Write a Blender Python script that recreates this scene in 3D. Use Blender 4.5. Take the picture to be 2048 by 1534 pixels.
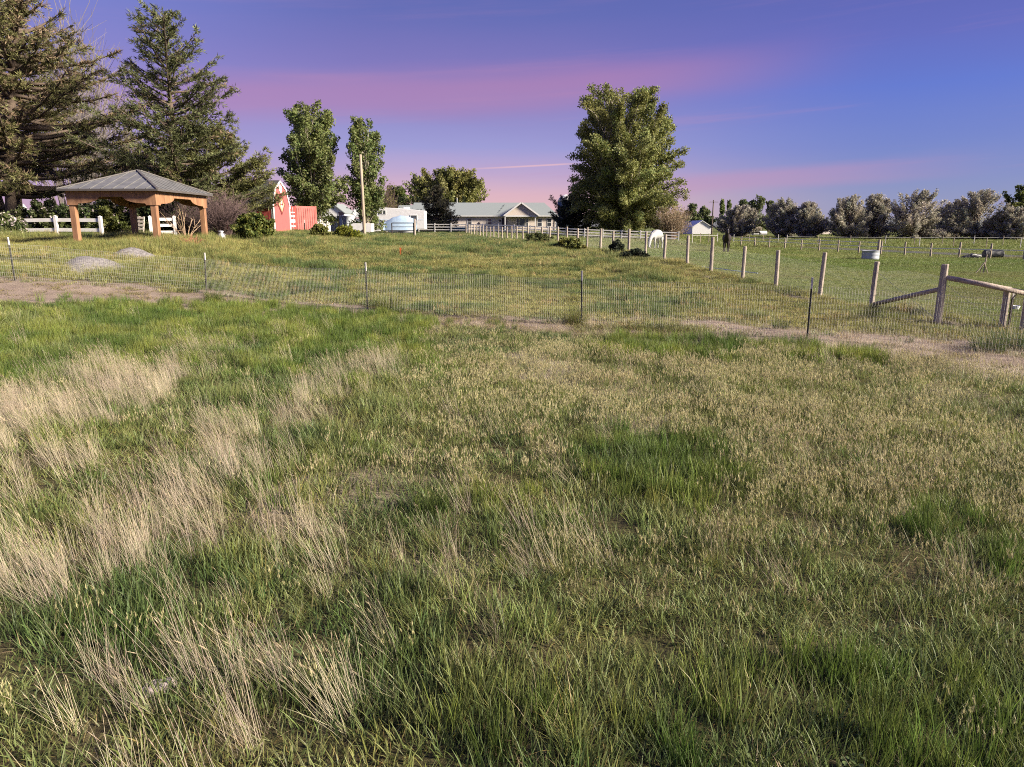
import bpy, math, random
import numpy as np
from mathutils import Vector, Matrix

for o in list(bpy.data.objects):
    bpy.data.objects.remove(o, do_unlink=True)
SC = bpy.context.scene
COL = SC.collection
PI = math.pi
R = math.radians

# ------------------------------------------------------------------ camera
CAM_H = 2.2
PITCH = R(12.46)
FPX = 1425.0                      # focal length in pixels of a 2048 px wide frame
cam_data = bpy.data.cameras.new("camera")
cam_data.sensor_fit = 'HORIZONTAL'
cam_data.sensor_width = 36.0
cam_data.lens = 36.0 * FPX / 2048.0
cam_data.clip_start = 0.05
cam_data.clip_end = 9000.0
cam = bpy.data.objects.new("camera", cam_data)
COL.objects.link(cam)
cam.location = (0, 0, CAM_H)
cam.rotation_euler = (PI / 2 - PITCH, 0, 0)
SC.camera = cam

# ------------------------------------------------------------------ exposure / render
SC.view_settings.view_transform = 'Standard'
SC.view_settings.look = 'None'
SC.view_settings.gamma = 1.0
SC.view_settings.use_curve_mapping = False
SC.view_settings.exposure = 1.5
SC.render.film_transparent = False
SC.cycles.max_bounces = 5
SC.cycles.diffuse_bounces = 3
SC.cycles.glossy_bounces = 2
SC.cycles.transmission_bounces = 4
SC.cycles.transparent_max_bounces = 4
SC.cycles.use_denoising = False
SC.cycles.sample_clamp_indirect = 6.0
SC.cycles.pixel_filter_type = 'BLACKMAN_HARRIS'
SC.cycles.filter_width = 1.05
SC.cycles.adaptive_threshold = 0.02

# ------------------------------------------------------------------ sun
SUN_AZ = R(109)                   # to the right of the view
SUN_EL = R(27)
SUN_DIR = Vector((math.sin(SUN_AZ) * math.cos(SUN_EL), math.cos(SUN_AZ) * math.cos(SUN_EL), math.sin(SUN_EL)))
sun_data = bpy.data.lights.new("sun", 'SUN')
sun_data.energy = 5.0
sun_data.angle = R(10.0)         # hazy, nearly shadowless evening light
sun_data.color = (1.0, 0.89, 0.73)
sun = bpy.data.objects.new("sun", sun_data)
COL.objects.link(sun)
sun.rotation_euler = SUN_DIR.to_track_quat('Z', 'Y').to_euler()
sun.location = (30, 10, 30)

# ------------------------------------------------------------------ sky
def lin(c):
    return tuple(((v / 255.0) / 12.92 if v / 255.0 <= 0.04045 else ((v / 255.0 + 0.055) / 1.055) ** 2.4) for v in c)

SKY_GAIN = 0.345
world = bpy.data.worlds.new("World")
SC.world = world
world.use_nodes = True
def build_sky():
    nt = world.node_tree
    nt.nodes.clear()
    N, L = nt.nodes, nt.links
    def math_(op, a, b=None, c=None, clamp=False):
        n = N.new('ShaderNodeMath'); n.operation = op; n.use_clamp = clamp
        for i, v in enumerate((a, b, c)):
            if v is None: continue
            if hasattr(v, 'links'): L.new(v, n.inputs[i])
            else: n.inputs[i].default_value = v
        return n.outputs[0]
    def smooth(v, a, b):
        n = N.new('ShaderNodeMapRange'); n.interpolation_type = 'SMOOTHSTEP'
        L.new(v, n.inputs['Value'])
        n.inputs['From Min'].default_value = a; n.inputs['From Max'].default_value = b
        return n.outputs['Result']
    def mix(f, a, b):
        n = N.new('ShaderNodeMix'); n.data_type = 'RGBA'
        if hasattr(f, 'links'): L.new(f, n.inputs[0])
        else: n.inputs[0].default_value = f
        for i, v in ((6, a), (7, b)):
            if hasattr(v, 'links'): L.new(v, n.inputs[i])
            else: n.inputs[i].default_value = (*v, 1)
        return n.outputs[2]
    def ramp(v, stops):
        n = N.new('ShaderNodeValToRGB'); L.new(v, n.inputs[0])
        el = n.color_ramp.elements
        while len(el) > 1: el.remove(el[-1])
        el[0].position = stops[0][0]; el[0].color = (*lin(stops[0][1]), 1)
        for p, c in stops[1:]:
            e = el.new(p); e.color = (*lin(c), 1)
        return n.outputs[0]
    tc = N.new('ShaderNodeTexCoord')
    sep = N.new('ShaderNodeSeparateXYZ'); L.new(tc.outputs['Generated'], sep.inputs[0])
    x, y, z = sep.outputs
    az = math_('ARCTAN2', x, y)
    # slow warping so that no band is ruler-straight
    comb = N.new('ShaderNodeCombineXYZ')
    L.new(math_('MULTIPLY', az, 1.3), comb.inputs[0]); L.new(math_('MULTIPLY', z, 9.0), comb.inputs[1])
    nz = N.new('ShaderNodeTexNoise'); nz.inputs['Scale'].default_value = 1.4; nz.inputs['Detail'].default_value = 4
    L.new(comb.outputs[0], nz.inputs['Vector'])
    warp = math_('SUBTRACT', nz.outputs[0], 0.5)
    e = math_('ADD', z, math_('MULTIPLY', warp, 0.035))
    t = math_('DIVIDE', e, 0.32, clamp=True)
    centre = ramp(t, [(0.0, (226, 182, 180)), (0.12, (212, 166, 184)), (0.22, (180, 152, 196)), (0.32, (148, 142, 202)),
                      (0.46, (134, 122, 188)), (0.62, (122, 106, 178)), (0.80, (92, 96, 172)), (1.0, (78, 90, 166))])
    right = ramp(t, [(0.0, (138, 142, 182)), (0.12, (124, 132, 184)), (0.30, (102, 116, 192)), (0.50, (86, 106, 198)),
                     (0.66, (90, 94, 182)), (0.84, (82, 86, 170)), (1.0, (68, 78, 158))])
    left = ramp(t, [(0.0, (200, 152, 180)), (0.20, (168, 136, 188)), (0.45, (146, 122, 190)), (0.62, (128, 118, 192)),
                    (0.84, (104, 114, 194)), (1.0, (84, 98, 182))])
    c = mix(smooth(az, -0.55, -0.15), left, centre)
    c = mix(smooth(az, 0.02, 0.50), c, right)
    # streaks of thin cloud: noise drawn out along the horizon, slightly tilted
    tilt = math_('SUBTRACT', z, math_('MULTIPLY', az, 0.055))
    comb2 = N.new('ShaderNodeCombineXYZ')
    L.new(math_('MULTIPLY', az, 0.8), comb2.inputs[0]); L.new(math_('MULTIPLY', tilt, 14.0), comb2.inputs[1])
    n2 = N.new('ShaderNodeTexNoise'); n2.inputs['Scale'].default_value = 1.7; n2.inputs['Detail'].default_value = 7
    n2.inputs['Roughness'].default_value = 0.62
    L.new(comb2.outputs[0], n2.inputs['Vector'])
    streak = smooth(n2.outputs[0], 0.50, 0.74)
    low = math_('SUBTRACT', 1.0, smooth(z, 0.16, 0.34))
    c = mix(math_('MULTIPLY', math_('MULTIPLY', streak, low), 0.38), c, lin((186, 130, 172)))
    # the broad pink band
    te = math_('ADD', tilt, math_('MULTIPLY', warp, 0.045))
    d = math_('ABSOLUTE', math_('SUBTRACT', te, 0.172))
    band = math_('SUBTRACT', 1.0, smooth(d, 0.002, 0.042))
    band = math_('MULTIPLY', band, math_('SUBTRACT', 1.0, smooth(math_('ABSOLUTE', math_('ADD', az, 0.10)), 0.20, 0.56)))
    c = mix(math_('MULTIPLY', band, 0.62), c, lin((176, 116, 166)))
    # low pink bank on the right
    d2 = math_('ABSOLUTE', math_('SUBTRACT', te, 0.040))
    b2 = math_('SUBTRACT', 1.0, smooth(d2, 0.004, 0.020))
    b2 = math_('MULTIPLY', b2, math_('MULTIPLY', smooth(az, 0.12, 0.24), math_('SUBTRACT', 1.0, smooth(az, 0.36, 0.62))))
    c = mix(math_('MULTIPLY', b2, 0.45), c, lin((186, 132, 176)))
    # old contrail
    cl = math_('ABSOLUTE', math_('SUBTRACT', z, math_('ADD', 0.0775, math_('MULTIPLY', az, 0.048))))
    ct = math_('SUBTRACT', 1.0, smooth(cl, 0.0004, 0.0016))
    ct = math_('MULTIPLY', ct, math_('MULTIPLY', smooth(az, -0.10, 0.02), math_('SUBTRACT', 1.0, smooth(az, 0.06, 0.10))))
    c = mix(math_('MULTIPLY', ct, 0.65), c, lin((230, 178, 186)))
    bg1 = N.new('ShaderNodeBackground'); L.new(c, bg1.inputs[0]); bg1.inputs[1].default_value = SKY_GAIN
    sky = N.new('ShaderNodeTexSky'); sky.sky_type = 'NISHITA'; sky.sun_disc = False
    sky.sun_elevation = SUN_EL; sky.sun_rotation = SUN_AZ
    sky.altitude = 800; sky.air_density = 1.0; sky.dust_density = 1.0; sky.ozone_density = 1.0
    bg2 = N.new('ShaderNodeBackground'); L.new(sky.outputs[0], bg2.inputs[0]); bg2.inputs[1].default_value = 0.006
    add = N.new('ShaderNodeAddShader'); L.new(bg1.outputs[0], add.inputs[0]); L.new(bg2.outputs[0], add.inputs[1])
    out = N.new('ShaderNodeOutputWorld'); L.new(add.outputs[0], out.inputs[0])
build_sky()

# ------------------------------------------------------------------ survey: from the photograph's angles to metres
CP, SP = math.cos(PITCH), math.sin(PITCH)
def at(px, py, y):
    """the point of world depth y on the line of sight through pixel (px, py)"""
    u, v = (px - 1024) / FPX, (767 - py) / FPX
    t = y / (CP + v * SP)
    return Vector((u * t, y, CAM_H + t * (v * CP - SP)))
def xat(px, y, z=1.2):
    return (px - 1024) / FPX * (y * CP - (z - CAM_H) * SP)
def zat(py, y):
    v = (767 - py) / FPX
    return CAM_H + y / (CP + v * SP) * (v * CP - SP)
def flat(px, py, z0=0.0):
    u, v = (px - 1024) / FPX, (767 - py) / FPX
    t = (z0 - CAM_H) / (v * CP - SP)
    return u * t, t * (CP + v * SP)

# ------------------------------------------------------------------ noise and terrain
def _hash(ix, iy, seed):
    h = (ix.astype(np.int64) * 374761393 + iy.astype(np.int64) * 668265263 + seed * 974634777) & 0x7fffffff
    h = ((h ^ (h >> 13)) * 1274126177) & 0x7fffffff
    h = h ^ (h >> 16)
    return (h & 0xffff) / 65535.0
def vnoise(x, y, s, seed=0):
    x = np.asarray(x, float) / s; y = np.asarray(y, float) / s
    ix, iy = np.floor(x), np.floor(y)
    fx, fy = x - ix, y - iy
    fx = fx * fx * (3 - 2 * fx); fy = fy * fy * (3 - 2 * fy)
    a, b = _hash(ix, iy, seed), _hash(ix + 1, iy, seed)
    c, d = _hash(ix, iy + 1, seed), _hash(ix + 1, iy + 1, seed)
    return (a + (b - a) * fx) * (1 - fy) + (c + (d - c) * fx) * fy
def fnoise(x, y, s, seed=0):
    return 0.55 * vnoise(x, y, s, seed) + 0.3 * vnoise(x, y, s * 0.46, seed + 7) + 0.15 * vnoise(x, y, s * 0.21, seed + 13)
def sstep(v, a, b):
    t = np.clip((np.asarray(v, float) - a) / (b - a), 0, 1)
    return t * t * (3 - 2 * t)

HEIGHTS = [(-8, -6, 0), (0, -6, 0), (8, -6, 0), (-14, 0, .1), (-5, 3, 0), (0, 3, 0), (5, 3, 0), (14, 0, -.05),
    (-6, 8, .02), (0, 8, 0), (6, 8, -.03), (-11, 13, .25), (-4, 14, .02), (3, 13, 0), (13, 10, -.1), (-20, 8, .3),
    (-14.2, 20.5, .68), (-9.4, 22, .2), (-3.9, 19.2, .02), (1.6, 16.3, 0), (5.9, 14, 0), (9.7, 16.2, -.1), (10.3, 20.5, -.1),
    (9.8, 22.8, -.05), (9.3, 25.2, .1), (8.4, 30, .36), (7.4, 34.6, .56), (6.4, 39.5, .68), (4.4, 49, .85), (0, 65, .92), (-3, 85, .92),
    (-18.3, 30, 1.42), (-14.6, 30, 1.40), (-14.6, 35, 1.48), (-18.3, 35, 1.5), (-24, 26, 1.3), (-28, 40, 1.6), (-22, 42, 1.6),
    (-9, 30, .95), (-8, 40, 1.12), (-1, 28, .42), (0, 38, .70), (-3, 48, .95), (-16.5, 50, 1.78), (-12, 54, 1.42), (-6, 60, 1.05), (-10, 66, 1.12), (-14.5, 62, 1.40), (-26, 60, 1.8),
    (-20, 75, 1.45), (-28, 95, 1.35), (-12, 100, 1.2), (0, 100, 1.05), (8, 97, .55), (15, 97, .33), (0, 125, 1.38), (-16, 125, 1.45), (8, 128, 1.3),
    (-50, 60, 1.8), (-50, 120, 1.6), (-30, 160, 1.4), (16, 30, -.12), (24, 36, -.12), (22, 24, -.12), (34, 48, 0), (25.5, 50.7, -.1), (18, 59, .08),
    (11.5, 57, .42), (26, 76, .05), (45, 70, 0), (50, 120, 0), (51, 150, .1), (25, 120, .2), (90, 120, 0), (90, 60, 0), (30, 180, .2),
    (-70, 20, 1.0), (-40, 20, 1.1), (60, 20, -.1), (30, 5, -.1), (0, 200, .8), (-90, 200, 1.0), (100, 200, .2), (0, -30, 0), (-40, -20, .3), (40, -20, -.1)]
HP = np.array(HEIGHTS, float)
def _tps_fit(P, reg):
    X = P[:, :2] / 40.0; n = len(X)
    d2 = ((X[:, None] - X[None]) ** 2).sum(-1)
    K = np.where(d2 > 0, d2 * np.log(np.maximum(d2, 1e-12)), 0) + reg * np.eye(n)
    A = np.zeros((n + 3, n + 3)); A[:n, :n] = K
    A[:n, n] = 1; A[:n, n + 1:] = X; A[n, :n] = 1; A[n + 1:, :n] = X.T
    return np.linalg.solve(A, np.concatenate([P[:, 2], np.zeros(3)]))
_W = _tps_fit(HP, 0.0008)
def _tps(x, y):
    n = len(HP)
    out = _W[n] + _W[n + 1] * x / 40 + _W[n + 2] * y / 40
    for i in range(n):
        d2 = ((x - HP[i, 0]) / 40) ** 2 + ((y - HP[i, 1]) / 40) ** 2
        out = out + _W[i] * d2 * np.log(np.maximum(d2, 1e-12))
    return out
def post_line_x(y):                       # the long row of round posts
    return 14.5 - 0.205 * np.asarray(y, float)
TPOSTS = [(-30.0, 16.0), (-21.5, 18.6), (-14.2, 20.5), (-9.4, 22.0), (-3.9, 19.2), (1.6, 16.3), (5.9, 14.1), (10.6, 11.7), (15.5, 9.2), (20.5, 6.7)]
def front_fence_y(x):
    a = np.array(TPOSTS)
    return np.interp(np.asarray(x, float), a[:, 0], a[:, 1])
def GZ(x, y):
    x = np.asarray(x, float); y = np.asarray(y, float)
    r = np.hypot(x, y - 60)
    cx = np.clip(x, -95, 110); cy = np.clip(y, -30, 200)
    z = _tps(cx, cy)
    s = sstep(r, 110, 260)
    z = z * (1 - s) + 0.35 * s
    # hummocks: strong in the rough middle field, slight elsewhere
    paddock = sstep(x - post_line_x(y), -0.6, 0.8) * sstep(y, 13, 17)
    mid = sstep(y - front_fence_y(x), 0.5, 4) * (1 - paddock) * (1 - sstep(y, 75, 100))
    amp = 0.05 + 0.36 * mid - 0.02 * paddock
    b = (fnoise(x, y, 2.6, 3) - 0.5) * amp + (fnoise(x, y, 0.8, 5) - 0.5) * 0.11 * (1 - sstep(y, 18, 36))
    return z + b * (1 - sstep(r, 120, 250))
def gz(x, y):
    return float(GZ(np.array([x]), np.array([y]))[0])
def on(px, y, dz=0.0):
    """the ground point of depth y that lies in image column px"""
    x = xat(px, y)
    for _ in range(3):
        x = xat(px, y, gz(x, y))
    return Vector((x, y, gz(x, y) + dz))

# ------------------------------------------------------------------ helpers: objects
def tag(o, label=None, cat=None, group=None, kind=None):
    if label: o["label"] = label
    if cat: o["category"] = cat
    if group: o["group"] = group
    if kind: o["kind"] = kind
    return o
def empty(name, loc, rz=0.0):
    o = bpy.data.objects.new(name, None)
    COL.objects.link(o)
    o.location = loc
    o.rotation_euler = (0, 0, rz)
    o.empty_display_size = 0.2
    return o
def link_mesh(name, me, parent=None, loc=None, rz=0.0):
    o = bpy.data.objects.new(name, me)
    COL.objects.link(o)
    o.parent = parent
    if loc is not None: o.location = loc
    if rz: o.rotation_euler = (0, 0, rz)
    return o
def copy_tree(o, parent=None):
    c = o.copy(); COL.objects.link(c); c.parent = parent
    for ch in list(o.children):
        copy_tree(ch, c)
    return c
def mesh_np(name, V, F, mat, tint=None, smooth=False):
    """mesh from arrays; F is (m, k) with k corners each"""
    V = np.asarray(V, np.float32); F = np.asarray(F, np.int32)
    me = bpy.data.meshes.new(name)
    m, k = F.shape
    me.vertices.add(len(V)); me.vertices.foreach_set("co", V.ravel())
    me.loops.add(m * k); me.loops.foreach_set("vertex_index", F.ravel())
    me.polygons.add(m)
    me.polygons.foreach_set("loop_start", np.arange(0, m * k, k, dtype=np.int32))
    me.polygons.foreach_set("loop_total", np.full(m, k, np.int32))
    if smooth: me.polygons.foreach_set("use_smooth", np.ones(m, bool))
    if tint is not None:
        a = me.attributes.new("tint", 'FLOAT_COLOR', 'POINT')
        T = np.ones((len(V), 4), np.float32); T[:, :3] = tint
        a.data.foreach_set("color", T.ravel())
    me.update(calc_edges=True)
    if mat: me.materials.append(mat)
    return me

class MB:
    """collects simple solids and links them as ONE mesh object"""
    def __init__(self): self.v, self.f = [], []
    def add(self, vs, fs):
        b = len(self.v); self.v += [tuple(v) for v in vs]; self.f += [tuple(i + b for i in f) for f in fs]; return self
    def box(self, x0, x1, y0, y1, z0, z1):
        return self.add([(x0, y0, z0), (x1, y0, z0), (x1, y1, z0), (x0, y1, z0), (x0, y0, z1), (x1, y0, z1), (x1, y1, z1), (x0, y1, z1)],
            [(0, 3, 2, 1), (4, 5, 6, 7), (0, 1, 5, 4), (1, 2, 6, 5), (2, 3, 7, 6), (3, 0, 4, 7)])
    def bar(self, p, q, w, h):
        """rectangular bar from p to q, w wide across, h high"""
        p, q = Vector(p), Vector(q); d = (q - p).normalized()
        s = d.cross(Vector((0, 0, 1)))
        if s.length < 1e-4: s = Vector((1, 0, 0))
        s.normalize(); u = s.cross(d)
        vs = [e + s * a * w / 2 + u * b * h / 2 for e in (p, q) for a, b in ((-1, -1), (1, -1), (1, 1), (-1, 1))]
        return self.add(vs, [(0, 1, 2, 3), (7, 6, 5, 4), (0, 4, 5, 1), (1, 5, 6, 2), (2, 6, 7, 3), (3, 7, 4, 0)])
    def tube(self, pts, rad, n=6, caps=True):
        pts = [Vector(p) for p in pts]
        if not hasattr(rad, '__len__'): rad = [rad] * len(pts)
        b = len(self.v); ref = None
        for i, p in enumerate(pts):
            d = (pts[min(i + 1, len(pts) - 1)] - pts[max(i - 1, 0)])
            d = d.normalized() if d.length > 1e-9 else Vector((0, 0, 1))
            if ref is None:
                ref = Vector((1, 0, 0)) if abs(d.x) < 0.8 else Vector((0, 1, 0))
            s = (ref - d * ref.dot(d)).normalized(); t = d.cross(s); ref = s
            for k in range(n):
                a = 2 * PI * k / n
                self.v.append(tuple(p + (s * math.cos(a) + t * math.sin(a)) * rad[i]))
        for i in range(len(pts) - 1):
            for k in range(n):
                k2 = (k + 1) % n
                self.f.append((b + i * n + k, b + i * n + k2, b + (i + 1) * n + k2, b + (i + 1) * n + k))
        if caps:
            self.f.append(tuple(b + k for k in range(n - 1, -1, -1)))
            self.f.append(tuple(b + (len(pts) - 1) * n + k for k in range(n)))
        return self
    def prism(self, outline, axis, a, b):
        """outline of (u, w) points extruded along axis 'x' or 'y' or 'z' from a to b"""
        def pt(u, w, t):
            return (t, u, w) if axis == 'x' else ((u, t, w) if axis == 'y' else (u, w, t))
        n = len(outline)
        vs = [pt(u, w, a) for u, w in outline] + [pt(u, w, b) for u, w in outline]
        fs = [tuple(range(n - 1, -1, -1)), tuple(range(n, 2 * n))]
        fs += [(i, (i + 1) % n, n + (i + 1) % n, n + i) for i in range(n)]
        return self.add(vs, fs)
    def lathe(self, prof, n=16, c=(0, 0, 0)):
        b = len(self.v)
        for r, z in prof:
            for k in range(n):
                a = 2 * PI * k / n
                self.v.append((c[0] + r * math.cos(a), c[1] + r * math.sin(a), c[2] + z))
        for i in range(len(prof) - 1):
            for k in range(n):
                k2 = (k + 1) % n
                self.f.append((b + i * n + k, b + i * n + k2, b + (i + 1) * n + k2, b + (i + 1) * n + k))
        self.f.append(tuple(b + k for k in range(n - 1, -1, -1)))
        self.f.append(tuple(b + (len(prof) - 1) * n + k for k in range(n)))
        return self
    def mesh(self, name, mat, smooth=False, bevel=0.0):
        me = bpy.data.meshes.new(name)
        me.from_pydata(self.v, [], self.f)
        if bevel:
            import bmesh
            bm = bmesh.new(); bm.from_mesh(me)
            bmesh.ops.recalc_face_normals(bm, faces=bm.faces)
            bmesh.ops.bevel(bm, geom=[e for e in bm.edges if e.is_manifold and e.calc_face_angle(0) > 0.5], offset=bevel, segments=1, affect='EDGES')
            bm.to_mesh(me); bm.free()
        if smooth:
            me.polygons.foreach_set("use_smooth", np.ones(len(me.polygons), bool))
        me.materials.append(mat)
        me.update()
        return me
    def build(self, name, mat, parent=None, loc=None, smooth=False, bevel=0.0, rz=0.0):
        return link_mesh(name, self.mesh(name, mat, smooth, bevel), parent, loc, rz)

# ------------------------------------------------------------------ helpers: materials
M = {}
def mat(name, c1, c2=None, rough=0.7, scale=6.0, detail=5, stretch=(1, 1, 1), bump=0.0, bscale=30.0, metal=0.0, spec=0.35, coords='Object'):
    m = bpy.data.materials.new(name); m.use_nodes = True
    nt = m.node_tree; N, L = nt.nodes, nt.links
    b = N['Principled BSDF']
    b.inputs['Roughness'].default_value = rough
    b.inputs['Metallic'].default_value = metal
    b.inputs['Specular IOR Level'].default_value = spec
    tc = N.new('ShaderNodeTexCoord'); mp = N.new('ShaderNodeMapping'); mp.inputs['Scale'].default_value = stretch
    L.new(tc.outputs[coords], mp.inputs[0])
    if c2 is None: c2 = tuple(v * 0.75 for v in c1)
    n = N.new('ShaderNodeTexNoise'); n.inputs['Scale'].default_value = scale; n.inputs['Detail'].default_value = detail
    L.new(mp.outputs[0], n.inputs['Vector'])
    r = N.new('ShaderNodeValToRGB'); L.new(n.outputs[0], r.inputs[0])
    r.color_ramp.elements[0].position = 0.32; r.color_ramp.elements[0].color = (*c2, 1)
    r.color_ramp.elements[1].position = 0.68; r.color_ramp.elements[1].color = (*c1, 1)
    L.new(r.outputs[0], b.inputs['Base Color'])
    if bump:
        n2 = N.new('ShaderNodeTexNoise'); n2.inputs['Scale'].default_value = bscale; n2.inputs['Detail'].default_value = 4
        L.new(mp.outputs[0], n2.inputs['Vector'])
        bp = N.new('ShaderNodeBump'); bp.inputs['Strength'].default_value = bump; bp.inputs['Distance'].default_value = 0.02
        L.new(n2.outputs[0], bp.inputs['Height']); L.new(bp.outputs[0], b.inputs['Normal'])
    M[name] = m
    return m
def leaf_mat(name, transl=0.35, rough=0.55, source='GEOMETRY', gain=1.0, spec=0.25):
    """foliage: each leaf carries its own colour in the attribute 'tint'"""
    m = bpy.data.materials.new(name); m.use_nodes = True
    nt = m.node_tree; N, L = nt.nodes, nt.links
    b = N['Principled BSDF']; b.inputs['Roughness'].default_value = rough; b.inputs['Specular IOR Level'].default_value = spec
    at_ = N.new('ShaderNodeAttribute'); at_.attribute_name = 'tint'; at_.attribute_type = source
    col = at_.outputs['Color']
    if source == 'INSTANCER':
        at2 = N.new('ShaderNodeAttribute'); at2.attribute_name = 'tint'; at2.attribute_type = 'GEOMETRY'
        mx = N.new('ShaderNodeMix'); mx.data_type = 'RGBA'; mx.blend_type = 'MULTIPLY'; mx.inputs[0].default_value = 1
        L.new(col, mx.inputs[6]); L.new(at2.outputs['Color'], mx.inputs[7]); col = mx.outputs[2]
    L.new(col, b.inputs['Base Color'])
    tr = N.new('ShaderNodeBsdfTranslucent'); L.new(col, tr.inputs[0])
    mix = N.new('ShaderNodeMixShader'); mix.inputs[0].default_value = transl
    L.new(b.outputs[0], mix.inputs[1]); L.new(tr.outputs[0], mix.inputs[2])
    L.new(mix.outputs[0], N['Material Output'].inputs[0])
    M[name] = m
    return m

leaf_mat('leaf'); leaf_mat('needle', 0.15, 0.6)
leaf_mat('blade', 0.30, 0.5, 'INSTANCER', spec=0.3)
mat('bark', (.16, .12, .09), (.07, .05, .04), 0.9, 14, stretch=(3, 3, .5), bump=.6)
mat('bark_grey', (.19, .165, .15), (.11, .095, .085), 0.9, 9)
mat('bark_pale', (.34, .30, .25), (.16, .135, .11), 0.9, 9, stretch=(3, 3, .6), bump=.5)
mat('twig_purple', (.13, .085, .08), (.06, .04, .04), 0.9, 20)
mat('twig_tan', (.36, .26, .17), (.22, .15, .10), 0.9, 10)
mat('twig_red', (.34, .13, .09), (.24, .09, .06), 0.9, 10)
mat('cedar', (.34, .185, .10), (.20, .10, .055), 0.65, 7, stretch=(1, 1, .25), bump=.15, bscale=40)
mat('roof_metal', (.19, .185, .18), (.125, .125, .125), 0.55, 3, metal=.2)
mat('roof_trim', (.10, .09, .085), rough=.5)
mat('vinyl', (.74, .71, .67), (.64, .61, .57), 0.5, 2.5)
mat('post_wood', (.40, .34, .28), (.22, .18, .155), 0.85, 9, stretch=(3, 3, .35), bump=.5, bscale=24)
mat('post_pole', (.34, .285, .22), (.25, .20, .15), 0.85, 6, stretch=(4, 4, .15), bump=.3)
mat('tpost_green', (.020, .030, .026), (.05, .04, .03), 0.6, 15)
mat('tpost_white', (.55, .53, .50), (.42, .39, .36), 0.6, 8)
mat('wire', (.46, .45, .41), (.33, .32, .29), 0.5, 4, metal=.25)
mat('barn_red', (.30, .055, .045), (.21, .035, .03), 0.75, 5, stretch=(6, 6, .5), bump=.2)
mat('barn_red_lit', (.34, .105, .10), (.28, .080, .078), 0.7, 4, stretch=(6, 6, .5))  # paler copy of the barn red: sunlight on the gable put into its colour
mat('container_red', (.38, .115, .10), (.29, .08, .07), 0.6, 3)
mat('shingle_dark', (.060, .058, .060), (.030, .030, .032), 0.9, 25)
mat('shingle_grey', (.22, .245, .245), (.16, .18, .182), 0.9, 18)
mat('siding', (.64, .56, .49), (.57, .49, .43), 0.7, 3)
mat('trim_white', (.66, .65, .64), (.57, .56, .55), 0.5, 4)
mat('glass_dark', (.035, .04, .05), (.06, .065, .075), 0.08, 2, spec=.6)
mat('door_dark', (.05, .035, .04), (.03, .02, .025), 0.5, 6)
mat('quilt', (.56, .40, .22), (.30, .14, .09), 0.7, 5)
mat('quilt_edge', (.17, .03, .03), rough=.7)
mat('black_steel', (.025, .022, .022), (.06, .04, .03), 0.5, 12)
mat('galv', (.58, .60, .62), (.42, .44, .46), 0.4, 5, metal=.5)
mat('tank_white', (.38, .40, .43), (.28, .30, .33), 0.45, 4, metal=.2)
mat('shed_blue', (.52, .58, .64), (.44, .50, .56), 0.5, 3)
mat('tarp_blue', (.36, .46, .57), (.28, .38, .50), 0.6, 4)
mat('trailer_white', (.66, .65, .65), (.56, .55, .55), 0.4, 3)
mat('teal', (.13, .27, .29), (.09, .20, .22), 0.5, 4)
mat('rubber', (.020, .020, .021), (.035, .034, .034), 0.8, 8)
mat('culvert', (.030, .032, .036), (.055, .055, .06), 0.6, 3, stretch=(1, 1, 1))
mat('rust', (.20, .055, .035), (.12, .035, .025), 0.8, 6)
mat('gravel', (.24, .22, .215), (.11, .10, .098), 0.95, 14, bump=.8, bscale=50)
mat('rail_wood', (.40, .33, .27), (.24, .19, .16), 0.85, 8, stretch=(1, 1, 1), bump=.5, bscale=26)
mat('old_board', (.50, .45, .38), (.30, .25, .20), 0.9, 8, stretch=(.5, 3, 3))
mat('white_coat', (.36, .355, .34), (.28, .285, .29), 0.7, 4)
mat('dark_coat', (.030, .020, .016), (.015, .011, .010), 0.6, 4)
mat('black_coat', (.012, .011, .011), (.02, .018, .016), 0.6, 4)
mat('hoof', (.05, .04, .035), rough=.7)
mat('orange_paint', (.62, .14, .04), rough=.6)
mat('tape_white', (.72, .70, .66), rough=.6)
mat('stone', (.36, .30, .30), (.22, .18, .18), 0.9, 12, bump=.6)
mat('can_metal', (.50, .50, .52), (.34, .34, .36), 0.45, 5, metal=.4)
mat('road_gravel', (.062, .058, .064), (.042, .040, .045), 0.95, 1.3, bump=.4, bscale=9)
mat('hill_sage_haze', (.10, .105, .11), (.075, .08, .085), 0.95, .02)  # sage grey with the blue of distance haze put into the colour
mat('bulb', (.85, .84, .80), rough=.25)
mat('silo_blue', (.06, .085, .12), (.045, .065, .10), 0.5, 2)
mat('wrap_white', (.78, .77, .76), rough=.5)

# ------------------------------------------------------------------ where what grows (all in metres on the ground)
def patches(lst):
    out = []
    for px, py, rx, ry, s in lst:
        x, y = flat(px, py)
        d = y * CP + CAM_H * SP
        y0, y1 = flat(px, py - ry)[1], flat(px, py + ry)[1]
        out.append((x, y, rx * d / FPX, max(0.25, (y0 - y1) / 2), s))
    return out
STRAW = patches([(330, 745, 130, 45, 1), (150, 820, 190, 70, .9), (50, 950, 150, 130, 1), (430, 1000, 140, 90, 1), (510, 880, 90, 80, .9),
    (250, 1090, 230, 120, 1), (110, 1180, 190, 100, .9), (760, 750, 60, 30, .8), (650, 800, 110, 50, .35), (700, 1250, 300, 150, .22),
    (350, 1430, 480, 140, .42), (1590, 945, 60, 40, .4), (960, 1010, 160, 70, .18), (1100, 1180, 200, 90, .16), (600, 1060, 130, 80, .5), (620, 840, 90, 60, .6)])
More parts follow.
